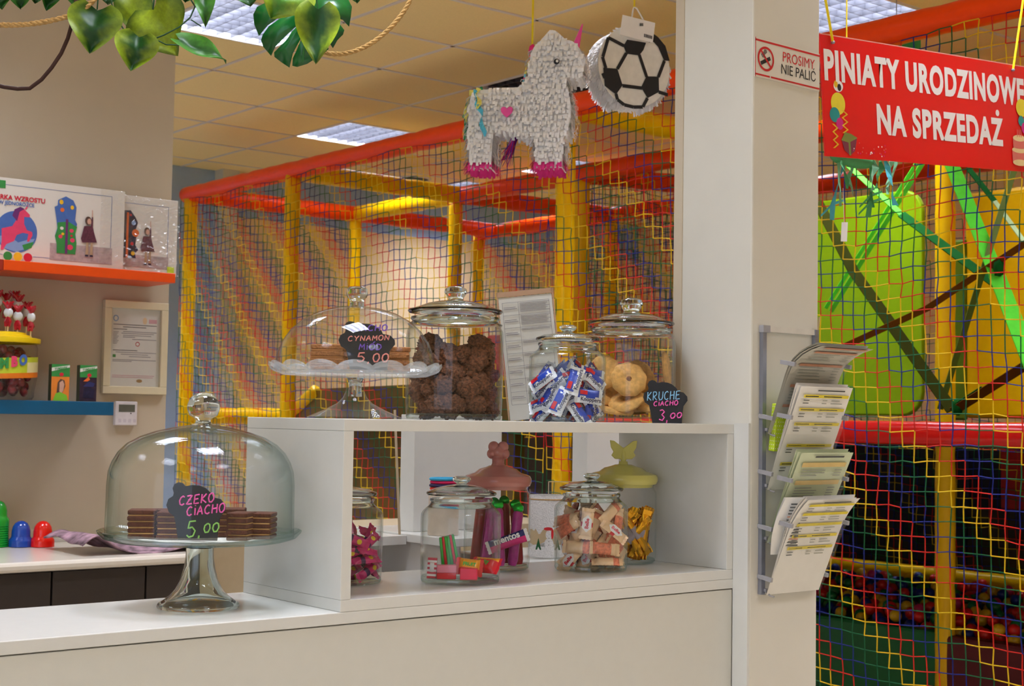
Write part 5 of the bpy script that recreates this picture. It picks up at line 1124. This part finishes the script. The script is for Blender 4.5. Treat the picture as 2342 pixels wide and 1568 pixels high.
def fv(x, y, dy): p = F2(x, y); return Vector((p[0], dy, p[1]))
m = MB(); c = fv(1590, 262, -.030); m.obox(c, Vector((.049, -.014, -.010)), Vector((0, .0006, 0)), Vector((.004, 0, .0310))); m.build('price_tag', paper_m, fb)
m = MB()
for k in range(6): m.obox(c+Vector((.020+.0042*k, -.0078-.0013*k, -.020-.001*k)), (.0012, -.0004, 0), (0, .0003, 0), (0, 0, .005))
for k in range(5): m.obox(c+Vector((.006+.0022*k, -.0035-.0007*k, .013)), (.0007, 0, 0), (0, .0003, 0), (0, 0, .0045))
m.build('barcode', sk, fb)
MB().tube([fv(1635, 180, -.035), fv(1610, 70, -.01), fv(1600, 55, 0), fv(1590, 75, 0), fv(1585, 200, .01)], .0026, 8).build('hook', paper_m, fb, smooth=True)
q = fv(1602, 60, 0); MB().tube([q, Vector((q.x, 0, H-.003-FB.z))], .0030, 6).build('ribbon', yellow_cord(), fb)

# ------------------------------------------------------------------ jungle garland
leafm = attr_mat('pothos leaf', rough=.45); G1, G2, G3 = lin((14, 64, 14)), lin((138, 158, 26)), lin((60, 120, 26)); GD = lin((10, 62, 20)); GD2 = lin((22, 104, 34))
def leaf(parent, name, tip, base, wid, roll, cols, curl=.25, fold=.3, seed=0):
    """heart-shaped leaf from its stalk end (base) to its tip; roll turns it about its own midrib"""
    tip, base = Vector(tip), Vector(base); ax = tip-base; L = ax.length; ax.normalize()
    s0 = ax.cross(fw).normalized(); n_ = s0.cross(ax).normalized(); sd = s0*math.cos(roll)+n_*math.sin(roll); nn = sd.cross(ax).normalized()
    m = MB(); nu, nv = 14, 16; col = []
    def q(u, v):
        w = (math.sin(PI*min(1, v*.97+.03)**.62))**.8*(1-.35*v)*1.25 if v < 1 else 0
        a = (u-.5)*2; back = .16*abs(a)*(1-v)**3
        y = L*(v*(1)-back); x = a*wid/2*w
        zz = -fold*abs(x)+curl*L*(v-.4)**2+.006*math.sin(7*v+3*u+seed)+.03*wid*math.sin(abs(a)*5+v*9)
        return base+ax*y+sd*x+nn*zz
    m.grid(q, nu, nv)
    for j in range(nv+1):
        for i in range(nu+1):
            a = abs(i/nu-.5)*2; v = j/nv; w = mnoise.noise(Vector((i*.6, j*.5, seed)))*.35
            k = max(0, min(1, cols[2]+w+(-1 if cols[3] else 1)*(a-.5)*1.2+(.2-abs(v-.5))*.5))
            col.append(tuple(cols[0][c]*(1-k)+cols[1][c]*k for c in range(3)))
    m.col = col
    return m.build(name, leafm, parent, smooth='all')
gr = thing('leaf_garland', 'artificial green leaf garland with vines hanging from above at the top left', 'garland', tuple(onD(300, -60, 2.95)))
GO = Vector(gr.location); V = lambda px_, py_, D=2.95: onD(px_, py_, D)-GO
vine = mat('dark green vine', (30, 70, 36), rough=.6); bvine = mat('brown vine', (58, 30, 22), rough=.7)
for i, (bx, by, tx, ty, w, roll, c, cu, fo, D) in enumerate([
    (222, 22, 205, 122, .098, .2, (G1, G2, .25, 0), .1, .25, 2.95), (318, 85, 300, 164, .078, .2, (G1, G2, .35, 0), -.2, .5, 2.9), (350, 22, 405, 128, .125, -.3, (G1, G2, .95, 1), .1, .25, 3.0), (300, -10, 330, 96, .07, .1, (G1, G2, .85, 1), .2, .2, 3.05),
    (412, 92, 518, 136, .045, .6, (G1, G3, .6, 0), .2, .4, 2.9), (466, -30, 470, 62, .040, .3, (G1, G3, .6, 0), .1, .3, 2.95), (48, -40, 45, 20, .06, 0, (G1, G3, .3, 0), .1, .3, 3), (118, -40, 108, 24, .05, .5, (G1, G3, .1, 0), .1, .3, 3), (168, -40, 178, 20, .05, .2, (G1, G3, .2, 0), .1, .3, 3), (2, -30, 4, 22, .05, .2, (G1, G3, .2, 0), .1, .3, 3), (252, -30, 245, 10, .06, .2, (G1, G3, .2, 0), .1, .3, 3), (385, -40, 380, 14, .08, .2, (GD, G3, .2, 0), .1, .3, 3.02), (85, -40, 80, 8, .05, .3, (G1, G3, .2, 0), .1, .3, 3), (430, -40, 425, 5, .06, .3, (G1, G3, .2, 0), .1, .3, 3)]):
    leaf(gr, 'leaf', V(tx, ty, D), V(bx, by, D), w, roll, c, cu, fo, i)
MB().tube([V(*p) for p in [(250, -40), (256, 10), (272, 50), (288, 75), (310, 90), (345, 92), (375, 80), (410, 62), (435, 40), (446, 15), (440, 5), (420, -30)]], .0016, 6).tube([V(*p) for p in [(360, 92), (380, 102), (412, 103)]], .0014, 6).tube([V(*p) for p in [(290, 76), (284, 95), (276, 108)]], .0015, 6).tube([V(*p) for p in [(222, 22), (224, 0), (220, -40)]], .0014, 6).tube([V(*p) for p in [(350, 22), (352, 0), (356, -40)]], .0016, 6).tube([V(*p) for p in [(437, 45), (452, 55), (460, 60)]], .0013, 6).build('vine', vine, gr, smooth='all')
MB().tube([V(*p) for p in [(-20, 192), (10, 199), (40, 203), (68, 202), (95, 182), (118, 155), (140, 122), (155, 88), (163, 60), (172, 30), (176, -40)]], [.0042]*11, 8).build('brown_vine', bvine, gr, smooth='all')
ropem = mat('sisal rope', (190, 150, 92), rough=.95, var=.25, scale=200)
def rope(parent, pts, rad, name='rope'):
    P = [Vector(p) for p in pts]; m = MB()
    S = []
    for a, b in zip(P, P[1:]):
        k = max(2, int((b-a).length/.004)); S += [a+(b-a)*i/k for i in range(k)]
    S.append(P[-1]); S2_ = [sum((S[max(0, min(len(S)-1, i+d))] for d in range(-6, 7)), Vector())/13 for i in range(len(S))]; S = S2_
    for s in range(3):
        L = 0; Q = []
        for i, p in enumerate(S):
            t_ = (S[min(i+1, len(S)-1)]-S[max(i-1, 0)]).normalized(); u_ = t_.cross(fw).normalized(); w_ = t_.cross(u_)
            a = i*.004/(rad*2*1.5)*2*PI*.5+s*2*PI/3; Q.append(p+(u_*math.cos(a)+w_*math.sin(a))*rad*.5)
        m.tube(Q, rad*.56, 6)
    return m.build(name, ropem, parent, smooth='all')
rp = thing('sisal_rope', 'twisted sisal rope draped in front of the wall at the upper left', 'rope', tuple(GO)); rope(rp, [V(-20, 56), (V(40, 58)), V(85, 53), V(130, 45), V(170, 33), V(205, 14), V(230, -20)], .0056)
rp2 = thing('sisal_rope', 'twisted sisal rope hanging in a loop right of the monstera leaf', 'rope', tuple(GO)); rope(rp2, [V(700, 100), V(735, 120), V(765, 126), V(800, 122), V(840, 106), V(880, 78), V(910, 45), V(930, 20), V(950, -30)], .0050)
# monstera leaf
mo = thing('monstera_leaf', 'large dark glossy split monstera leaf hanging from the top', 'leaf', tuple(onD(690, -20, 2.88)))
MO = Vector(mo.location); Vm = lambda x, y, D=2.88: onD(560+x/3.92, y/3.92, D)-MO
m = MB(); mon = []
spine0, spine1 = (600, -60), (520, 560)
lobes = [[(560, -60), (215, 10), (110, 60), (75, 130), (85, 220), (125, 320), (200, 230), (290, 165), (540, 60)], [(540, 60), (300, 175), (215, 235), (160, 310), (145, 360), (165, 420), (235, 500), (270, 420), (350, 340), (410, 280), (530, 170)],
         [(530, 170), (420, 285), (380, 350), (300, 430), (262, 470), (265, 510), (330, 560), (400, 606), (410, 560), (430, 480), (525, 300)], [(525, 300), (460, 460), (430, 520), (425, 590), (470, 600), (560, 572), (640, 520), (600, 400), (560, 300)],
         [(560, 300), (620, 430), (660, 500), (720, 470), (752, 440), (745, 420), (700, 380), (650, 300), (570, 230)], [(570, 230), (660, 300), (740, 360), (790, 432), (830, 360), (880, 310), (892, 270), (850, 215), (760, 180), (640, 150), (575, 140)],
         [(575, 140), (700, 130), (800, 150), (880, 180), (935, 238), (950, 150), (960, 60), (930, 0), (800, -60), (600, -60)]]
for L_ in lobes:
    n = len(L_); c = (sum(p[0] for p in L_)/n, sum(p[1] for p in L_)/n); dep = lambda p: 2.88+.020*((p[0]-560)/400)**2+.03*((p[1]-200)/400)**2
    vs = [Vm(*p, dep(p)) for p in L_]+[Vm(*c, dep(c)-.004)]; m.add(vs, [(i, (i+1) % n, n) for i in range(n)])
o = m.build('leaf_blade', mat('dark glossy monstera', (14, 88, 34), rough=.30, coat=.15, var=.35, scale=14), mo, smooth='all'); s_ = o.modifiers.new('thick', 'SOLIDIFY'); s_.thickness = .0012
MB().tube([Vm(600, -300, 2.87), Vm(590, -60, 2.875), Vm(545, 250, 2.878), Vm(520, 560, 2.885)], [.003, .003, .002, .0008], 6).build('midrib', mat('pale leaf rib', (40, 120, 44), rough=.4), mo, smooth='all')
for s in (0, 1): pass
def lf(lab, *a):
    t = thing('hanging_leaf', lab, 'leaf', tuple(MO)); D = a[-1]; o = leaf(t, 'leaf_blade', Vm(a[2], a[3], D)+MO-MO, Vm(a[0], a[1], D), *a[4:-1]); MB().tube([Vm(a[0], a[1], D), Vm(a[0]-10, a[1]-80, D), Vm(a[0]-20, -250, D)], .0012, 5).build('stalk', vine, t)
lf('small mottled leaf hanging in front of the monstera leaf', 655, 90, 635, 572, .078, .15, (G1, G2, .3, 0), .06, .35, 41, 2.82)
lf('pale green leaf tip in front of the upper left monstera lobe', 420, -150, 230, 165, .105, .2, (G3, G2, .5, 0), .06, .25, 43, 2.82)
for k, (x, y, tx, ty) in enumerate([(560, -40, 572, 15), (640, -60, 655, -5), (800, -40, 818, 6)]):
    leaf(gr, 'leaf', V(tx, ty, 2.95), V(x, y, 2.95), .07, .3, (G1, G3, .2, 0), .1, .3, 60+k)

# ------------------------------------------------------------------ soft play frame
PF = thing('play_frame', 'tall soft play frame of yellow posts, orange tubes and colourful safety nets', 'play frame', (4.1, 5.5, 0))
BX, BY = 4.1, 5.5
def L(x, y, z): return Vector((x-BX, y-BY, z))
yel = mat('yellow vinyl foam', (255, 198, 0), rough=.35, var=.04, spec=.3); ora = mat('orange vinyl foam', (255, 72, 2), rough=.35, var=.04, spec=.3); redv = mat('red vinyl foam', (214, 12, 12), rough=.22, var=.04, spec=.5)
def foam(name, a, b, r_, m, seams=True):
    a, b = Vector(a), Vector(b); n = max(2, int((b-a).length/.06)); P = []; R_ = []
    for k in range(n+1):
        t_ = k/n; P.append(a+(b-a)*t_); R_.append(r_*(1+.025*math.sin(k*2.3)+(-.08 if (seams and k % 9 == 4) else 0)))
    return MB().tube(P, R_, 20).build(name, m, PF, smooth='all')
ZT = ZC+1.335; PR = .042
for x, y in [(4.1, 8.1), (4.1, 6.9), (4.1, 4.64), (4.1, 2.40), (5.3, 8.1), (5.3, 7.0), (5.3, 5.86), (6.5, 8.3), (6.5, 6.9), (6.5, 5.5), (5.3, 3.57), (6.5, 3.4)]:
    foam('post', L(x, y, 0), L(x, y, ZT-.02), PR, yel)
def beam(a, b, m, r_=.052): return foam('tube', L(*a), L(*b), r_, m)
beam((4.1, 8.16, ZT), (4.1, 4.64, ZT), ora, .050); beam((4.1, 4.64, ZT), (4.1, .6, ZT), ora, .050)
beam((4.1, 8.1, ZT), (5.3, 8.1, ZT), ora); beam((5.3, 8.1, ZT), (6.5, 8.1, ZT), ora)
beam((4.1, 6.9, ZT), (5.3, 6.95, ZT), yel); beam((5.3, 8.1, ZT), (5.3, 7.0, ZT), yel); beam((5.3, 7.0, ZT), (5.3, 3.57, ZT), ora); beam((5.3, 6.95, ZT), (6.5, 6.9, ZT), ora)
beam((6.5, 8.3, ZT), (6.5, 3.4, ZT), ora); beam((4.1, 4.64, ZT), (5.3, 4.64, ZT), yel); beam((5.3, 5.86, ZT), (6.5, 5.6, ZT), ora)
beam((4.12, 8.1, ZC-.015), (5.3, 8.1, ZC-.015), yel); beam((4.19, 4.6, ZC-.03), (4.19, 1.2, ZC-.03), redv, .040)
beam((6.5, 5.5, ZC-.78), (6.5, 2.6, ZC-.78), yel, .045)
# nets: one knotless mesh per bay
CORD = [mat('yellow net cord', (232, 190, 20), rough=.8), mat('red net cord', (206, 34, 20), rough=.8), mat('blue net cord', (22, 34, 120), rough=.8), mat('green net cord', (14, 92, 50), rough=.8)]
def net(o, eu, ev, nu, nv, s, seed, r_=.0023, shift=0, sag=.010, name='safety_net'):
    o, eu, ev = np.array(o), np.array(eu), np.array(ev); nn = np.cross(eu, ev); rs = np.random.RandomState(seed)
    I, J = np.meshgrid(np.arange(nu+1), np.arange(nv+1), indexing='ij')
    ph = rs.rand(4)*6
    su = .10*np.sin(J*.35+ph[0]+I*.05)+.06*rs.randn(nu+1, nv+1)*.5; sv = .16*np.sin(I*.4+ph[1])+.10*np.sin(I*.11+J*.2+ph[2])+.08*rs.randn(nu+1, nv+1)*.5
    sn = sag*np.sin(I/nu*PI*3+ph[3])*np.sin(J/nv*PI)+.004*rs.randn(nu+1, nv+1)*.4
    P = o+eu*((I+su)*s)[..., None]+ev*((J+sv)*s)[..., None]+nn*sn[..., None]
    A = np.concatenate([P[:-1].reshape(-1, 3), P[:, :-1].reshape(-1, 3)]); B = np.concatenate([P[1:].reshape(-1, 3), P[:, 1:].reshape(-1, 3)])
    st = np.concatenate([(I-J)[:-1].ravel(), (I-J-1)[:, :-1].ravel()])+shift+800
    mi = np.array([0, 1, 2, 3])[(st//2) % 4]
    T = B-A; T /= np.linalg.norm(T, axis=1)[:, None]; U = np.cross(T, nn); U /= np.linalg.norm(U, axis=1)[:, None]; Wv = np.cross(T, U)
    n = len(A); vs = np.empty((n, 6, 3))
    for k in range(3):
        d = (U*math.cos(2*PI*k/3)+Wv*math.sin(2*PI*k/3))*r_; vs[:, k] = A+d; vs[:, 3+k] = B+d
    me = bpy.data.meshes.new(name); b = np.arange(n)[:, None]*6
    f = np.concatenate([b+np.array([k, (k+1) % 3, 3+(k+1) % 3, 3+k]) for k in range(3)], axis=1).reshape(-1, 4)
    me.from_pydata(vs.reshape(-1, 3).tolist(), [], f.tolist())
    for c in CORD: me.materials.append(c)
    me.polygons.foreach_set('material_index', np.repeat(mi, 3).astype(np.int32)); me.polygons.foreach_set('use_smooth', np.ones(n*3, bool))
    ob = bpy.data.objects.new(name, me); C.objects.link(ob); ob.parent = PF; return ob
NS = .0485; nzv = 56
net(L(4.048, 8.13, ZT-.045), (0, -1, 0), (0, 0, -1), 71, nzv, NS, 1); net(L(4.048, 4.6865, ZT-.045), (0, -1, 0), (0, 0, -1), 48, nzv, NS, 2, shift=71)
net(L(4.1, 8.13, ZT), (1, 0, 0), (0, 0, -1), 24, nzv, NS, 3, shift=2); net(L(6.5, 8.3, ZT), (0, -1, 0), (0, 0, -1), 96, 30, NS, 4, shift=3)
net(L(5.32, 5.86, ZT), (0, -1, 0), (0, 0, -1), 26, nzv, NS, 5, shift=1); net(L(5.3, 5.88, ZT), (1, 0, 0), (0, 0, -1), 24, 30, NS, 6, shift=4)
net(L(6.55, 5.6, ZC-.08), (0, -1, 0), (0, 0, -1), 40, 14, NS, 7, shift=4)
# decks, panels
olive = mat('yellow padding shaded olive', (112, 84, 14), rough=.5, var=.08); dk_ = mat('dark padding', (46, 34, 26), rough=.6); limep = mat('lime green plastic panel', (150, 190, 8), rough=.3, var=.03); navyp = mat('dark navy padding', (24, 24, 40), rough=.6); redp = mat('deep red padding', (176, 12, 10), rough=.45); greenp = mat('dark green padding', (10, 96, 40), rough=.4, var=.05); maroon = mat('maroon padding', (92, 10, 20), rough=.5)  # olive: shade of the yellow ramp panel put into its colour
def part(name, m, x0, x1, y0, y1, z0, z1, bev=.01): return MB().box(x0-BX, x1-BX, y0-BY, y1-BY, z0, z1).build(name, m, PF, bevel=bev)
part('deck', dk_, 4.24, 6.5, 1.6, 6.9, ZC-.075, ZC-.035); part('kick_board', dk_, 6.58, 6.62, 4.6, 8.3, 0, ZC-.05)
# sloping ramp with padded yellow edge in the second bay
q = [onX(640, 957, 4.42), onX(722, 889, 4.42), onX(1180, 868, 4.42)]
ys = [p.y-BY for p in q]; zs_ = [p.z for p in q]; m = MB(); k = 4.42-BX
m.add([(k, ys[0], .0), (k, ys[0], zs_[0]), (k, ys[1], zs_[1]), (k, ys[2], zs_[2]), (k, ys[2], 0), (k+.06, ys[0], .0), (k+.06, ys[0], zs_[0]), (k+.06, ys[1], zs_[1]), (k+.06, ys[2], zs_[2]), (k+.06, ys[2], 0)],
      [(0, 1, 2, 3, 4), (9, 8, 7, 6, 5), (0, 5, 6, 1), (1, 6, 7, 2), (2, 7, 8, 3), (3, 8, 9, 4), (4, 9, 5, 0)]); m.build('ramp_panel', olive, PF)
foam('ramp_edge', (k, ys[0]+.1, zs_[0]-.08), (k, ys[1], zs_[1]-.01), .035, yel, False)
def soft(name, label, m, x0, x1, y0, y1, z0, z1, slope=0):
    o = MB(); o.add([(0, 0, 0), (x1-x0, 0, 0), (x1-x0, y1-y0, 0), (0, y1-y0, 0), (0, 0, z1-z0), (x1-x0, 0, z1-z0), (x1-x0, y1-y0, z1-z0-slope), (0, y1-y0, z1-z0-slope)], [(0, 3, 2, 1), (4, 5, 6, 7), (0, 1, 5, 4), (1, 2, 6, 5), (2, 3, 7, 6), (3, 0, 4, 7)])
    return tag(o.build(name, m, loc=(x0, y0, z0), bevel=.02), label, 'soft block')
soft('soft_play_block', 'pink red soft block on the play deck behind the printed table', mat('pink red vinyl', (226, 66, 74), rough=.4), 4.95, 5.2, 5.80, 6.25, ZC+.23, ZC+.45)
soft('soft_play_block', 'yellow soft wedge under the pink red block on the play deck', yel, 4.9, 5.2, 5.75, 6.25, ZC-.034, ZC+.228, .0)
soft('soft_play_block', 'teal soft block on the play deck in front of the yellow wedge', mat('teal vinyl', (16, 110, 120), rough=.4), 4.55, 4.85, 5.35, 5.60, ZC-.034, ZC+.10)
# lime panel with rounded corners, yellow slide behind the right post
a, b_ = onX(1800, 450, 5.36), onX(2117, 950, 5.36)
y0, y1 = b_.y, a.y+.35; z0, z1 = ZC+.035, onX(2110, 432, 5.36).z; m = MB()
m.prism([(-yy, z) for yy, z in [(-u, w) for u, w in rrect(-y1, -y0, z0, z1, .10)]], (5.36-BX, -BY, 0), (0, -1, 0), (0, 0, 1), .03)
m.v = [(x, -(y+BY)+0 if False else y, z) for x, y, z in m.v]
lp = m.build('lime_panel', limep, PF, bevel=.008)
sl_ = thing('slide', 'big glossy yellow plastic slide at the right end of the play frame', 'slide', (5.7, 2.9, ZC))
MB().box(-.22, -.19, -.95, .695, .03, 1.0).build('side_panel', yel, sl_, bevel=.02)
def tubef(u, v):
    a = u*2*PI; return (-.1+v*1.5, -.30+.46*math.cos(a), .78-.25*v+.46*math.sin(a))
MB().grid(tubef, 40, 8).build('tube', yel, sl_, smooth='all')
MB().box(-.235, -.205, .685, .80, .02, .80).build('green_strip', mat('olive green strip', (96, 120, 20), rough=.4), sl_, bevel=.01)
# elastic web of straps inside the near bay
lims = mat('lime webbing', (96, 226, 60), rough=.7, spec=.1); dgs = mat('dark green webbing', (24, 92, 36), rough=.9, spec=.05); brs = mat('brown webbing', (110, 66, 18), rough=.9, spec=.05); ols = mat('olive webbing', (92, 112, 24), rough=.7); whs = mat('pale webbing', (206, 236, 180), rough=.6)
WB = thing('climbing_web', 'web of green and brown elastic straps crossing inside the play frame', 'climbing web', (4.8, 3.2, ZC))
def strap(pts, w, m, name='strap'):
    P = [onX(x, y, X)-Vector(WB.location) for x, y, X in pts]; mb = MB()
    for a, b in zip(P, P[1:]):
        t_ = (b-a); ln = t_.length; t_.normalize(); s_ = t_.cross(fw).normalized()*w/2; n_ = t_.cross(s_).normalized()*.003
        mb.obox((a+b)/2, t_*ln/2, s_, n_)
    mb.build(name, m, WB)
strap([(1925, 365, 5.15), (2062, 490, 5.0)], .022, lims); strap([(2062, 490, 5.0), (2285, 655, 4.75)], .034, dgs)  # a single strap: lit upper end and darker rest put into the colours
strap([(2112, 370, 5.2), (1900, 712, 5.0)], .020, lims); strap([(2098, 370, 5.22), (1888, 705, 5.02)], .016, lims)
strap([(2170, 360, 4.9), (2280, 630, 4.7)], .055, lims); strap([(2280, 630, 4.7), (2370, 860, 4.6)], .060, lims)
strap([(1870, 462, 4.9), (1952, 620, 4.85), (2178, 938, 4.7)], .044, mat('dark brown green webbing', (52, 54, 14), rough=.9, spec=.03))
strap([(1935, 790, 4.6), (2120, 705, 4.65), (2240, 625, 4.7), (2370, 540, 4.7)], .024, brs)
strap([(2180, 940, 4.7), (2370, 820, 4.6)], .034, brs); strap([(2195, 925, 4.69), (2250, 890, 4.67)], .030, dgs)
strap([(2322, 380, 4.9), (2248, 620, 4.7), (2150, 935, 4.75)], .022, ols); strap([(2215, 385, 5.0), (2275, 460, 4.95)], .020, dgs); strap([(2275, 460, 4.95), (2370, 590, 4.9)], .016, whs)
for x, y, X in ((2282, 642, 4.72), (2190, 930, 4.7), (2285, 612, 4.7)): MB().ball(onX(x, y, X)-Vector(WB.location), (.022, .022, .030), 14, 10, fn=lambda d: 1+.35*mnoise.noise(d*4)).build('knot', dgs, WB, smooth='all')
# ball pit: padded walls, balls
part('green_pit_wall', greenp, 5.27, 5.345, 3.58, 5.6, 0, ZC-.862, .015); part('maroon_pit_wall', maroon, 5.27, 5.345, 1.6, 3.57, 0, ZC-.872, .015)
part('back_panel', navyp, 6.60, 6.64, 4.05, 4.6, 0, ZC-.05); part('navy_panel', navyp, 6.56, 6.60, 4.3, 6.0, ZC-.72, ZC-.08); part('red_panel', redp, 6.56, 6.60, 2.0, 4.1, ZC-.42, ZC-.06); part('dark_panel', dk_, 6.57, 6.6, 2.0, 4.3, ZC-.76, ZC-.42); part('orange_pad', mat('brown orange padding', (170, 90, 20), rough=.5), 6.55, 6.6, 2.2, 6.0, 0, ZC-.74)
part('pit_floor', dk_, 5.35, 6.55, 1.6, 5.9, ZC-1.0, ZC-.94, .001)
bc = [('red', (226, 30, 24)), ('blue', (22, 40, 130)), ('yellow', (236, 186, 20)), ('green', (20, 120, 60)), ('pink', (220, 40, 110))]
bmesh_ = []
for nme, rgb in bc:
    mb = MB().ball((0, 0, 0), .0270, 14, 9); o = mb.build('pit_ball', mat(nme+' ball plastic', rgb, rough=.35, coat=.2), smooth='all'); bmesh_.append(o)
r = random.Random(21); pos = []
for _ in range(60000):
    x, y = r.uniform(5.375, 6.53), r.uniform(2.35, 5.3)
    if y > 1.05*x-1.15 or y < .42*x+.05: continue
    z = ZC-.875+r.choice((0, 0, 0, .030))+.05*math.exp(-((x-5.6)/.3)**2)*0+.012*r.random()+.055*(x-5.4)/1.1
    if all((x-a)**2+(y-b)**2+(z-c)**2 > .053**2 for a, b, c in pos[-2000:]): pos.append((x, y, z))
    if len(pos) > 620: break
pos.sort(key=lambda p: .635*p[0]+.772*p[1])
rest = [MB(), None]; nb = 0; used = set()
for i, p in enumerate(pos):
    k = r.choices(range(5), (5, 4, 3, 2, 1))[0]
    if nb < 295:
        o = bmesh_[k] if k not in used else bmesh_[k].copy()
        if k in used: C.objects.link(o)
        used.add(k); o.location = p; o.rotation_euler = (i, i*.7, 0); nb += 1
        tag(o, bc[k][0]+' plastic ball in the heap behind the padded pit wall', 'ball', bc[k][0]+' balls in the ball pit')
    else: rest[0].ball(p, .027, 10, 7, k)
o = rest[0].build('pit_balls', [mat(n_+' ball plastic', c_) for n_, c_ in bc], smooth='all'); o['kind'] = 'stuff'; tag(o, 'mixed plastic balls farther back in the ball pit', 'balls')
# green notice board above the banner
p = onX(2050, 96, 4.5); tag(MB().box(-.01, .01, -.10, .10, -.05, .06).build('green_board', mat('green board', (40, 140, 70), rough=.5), loc=tuple(p)), 'small green board hanging above the banner in front of the orange tube', 'sign')
MB().tube([(0, 0, .06), (0, 0, H-.002-p.z)], .002, 5).build('hanger', alu, bpy.data.objects['green_board'])
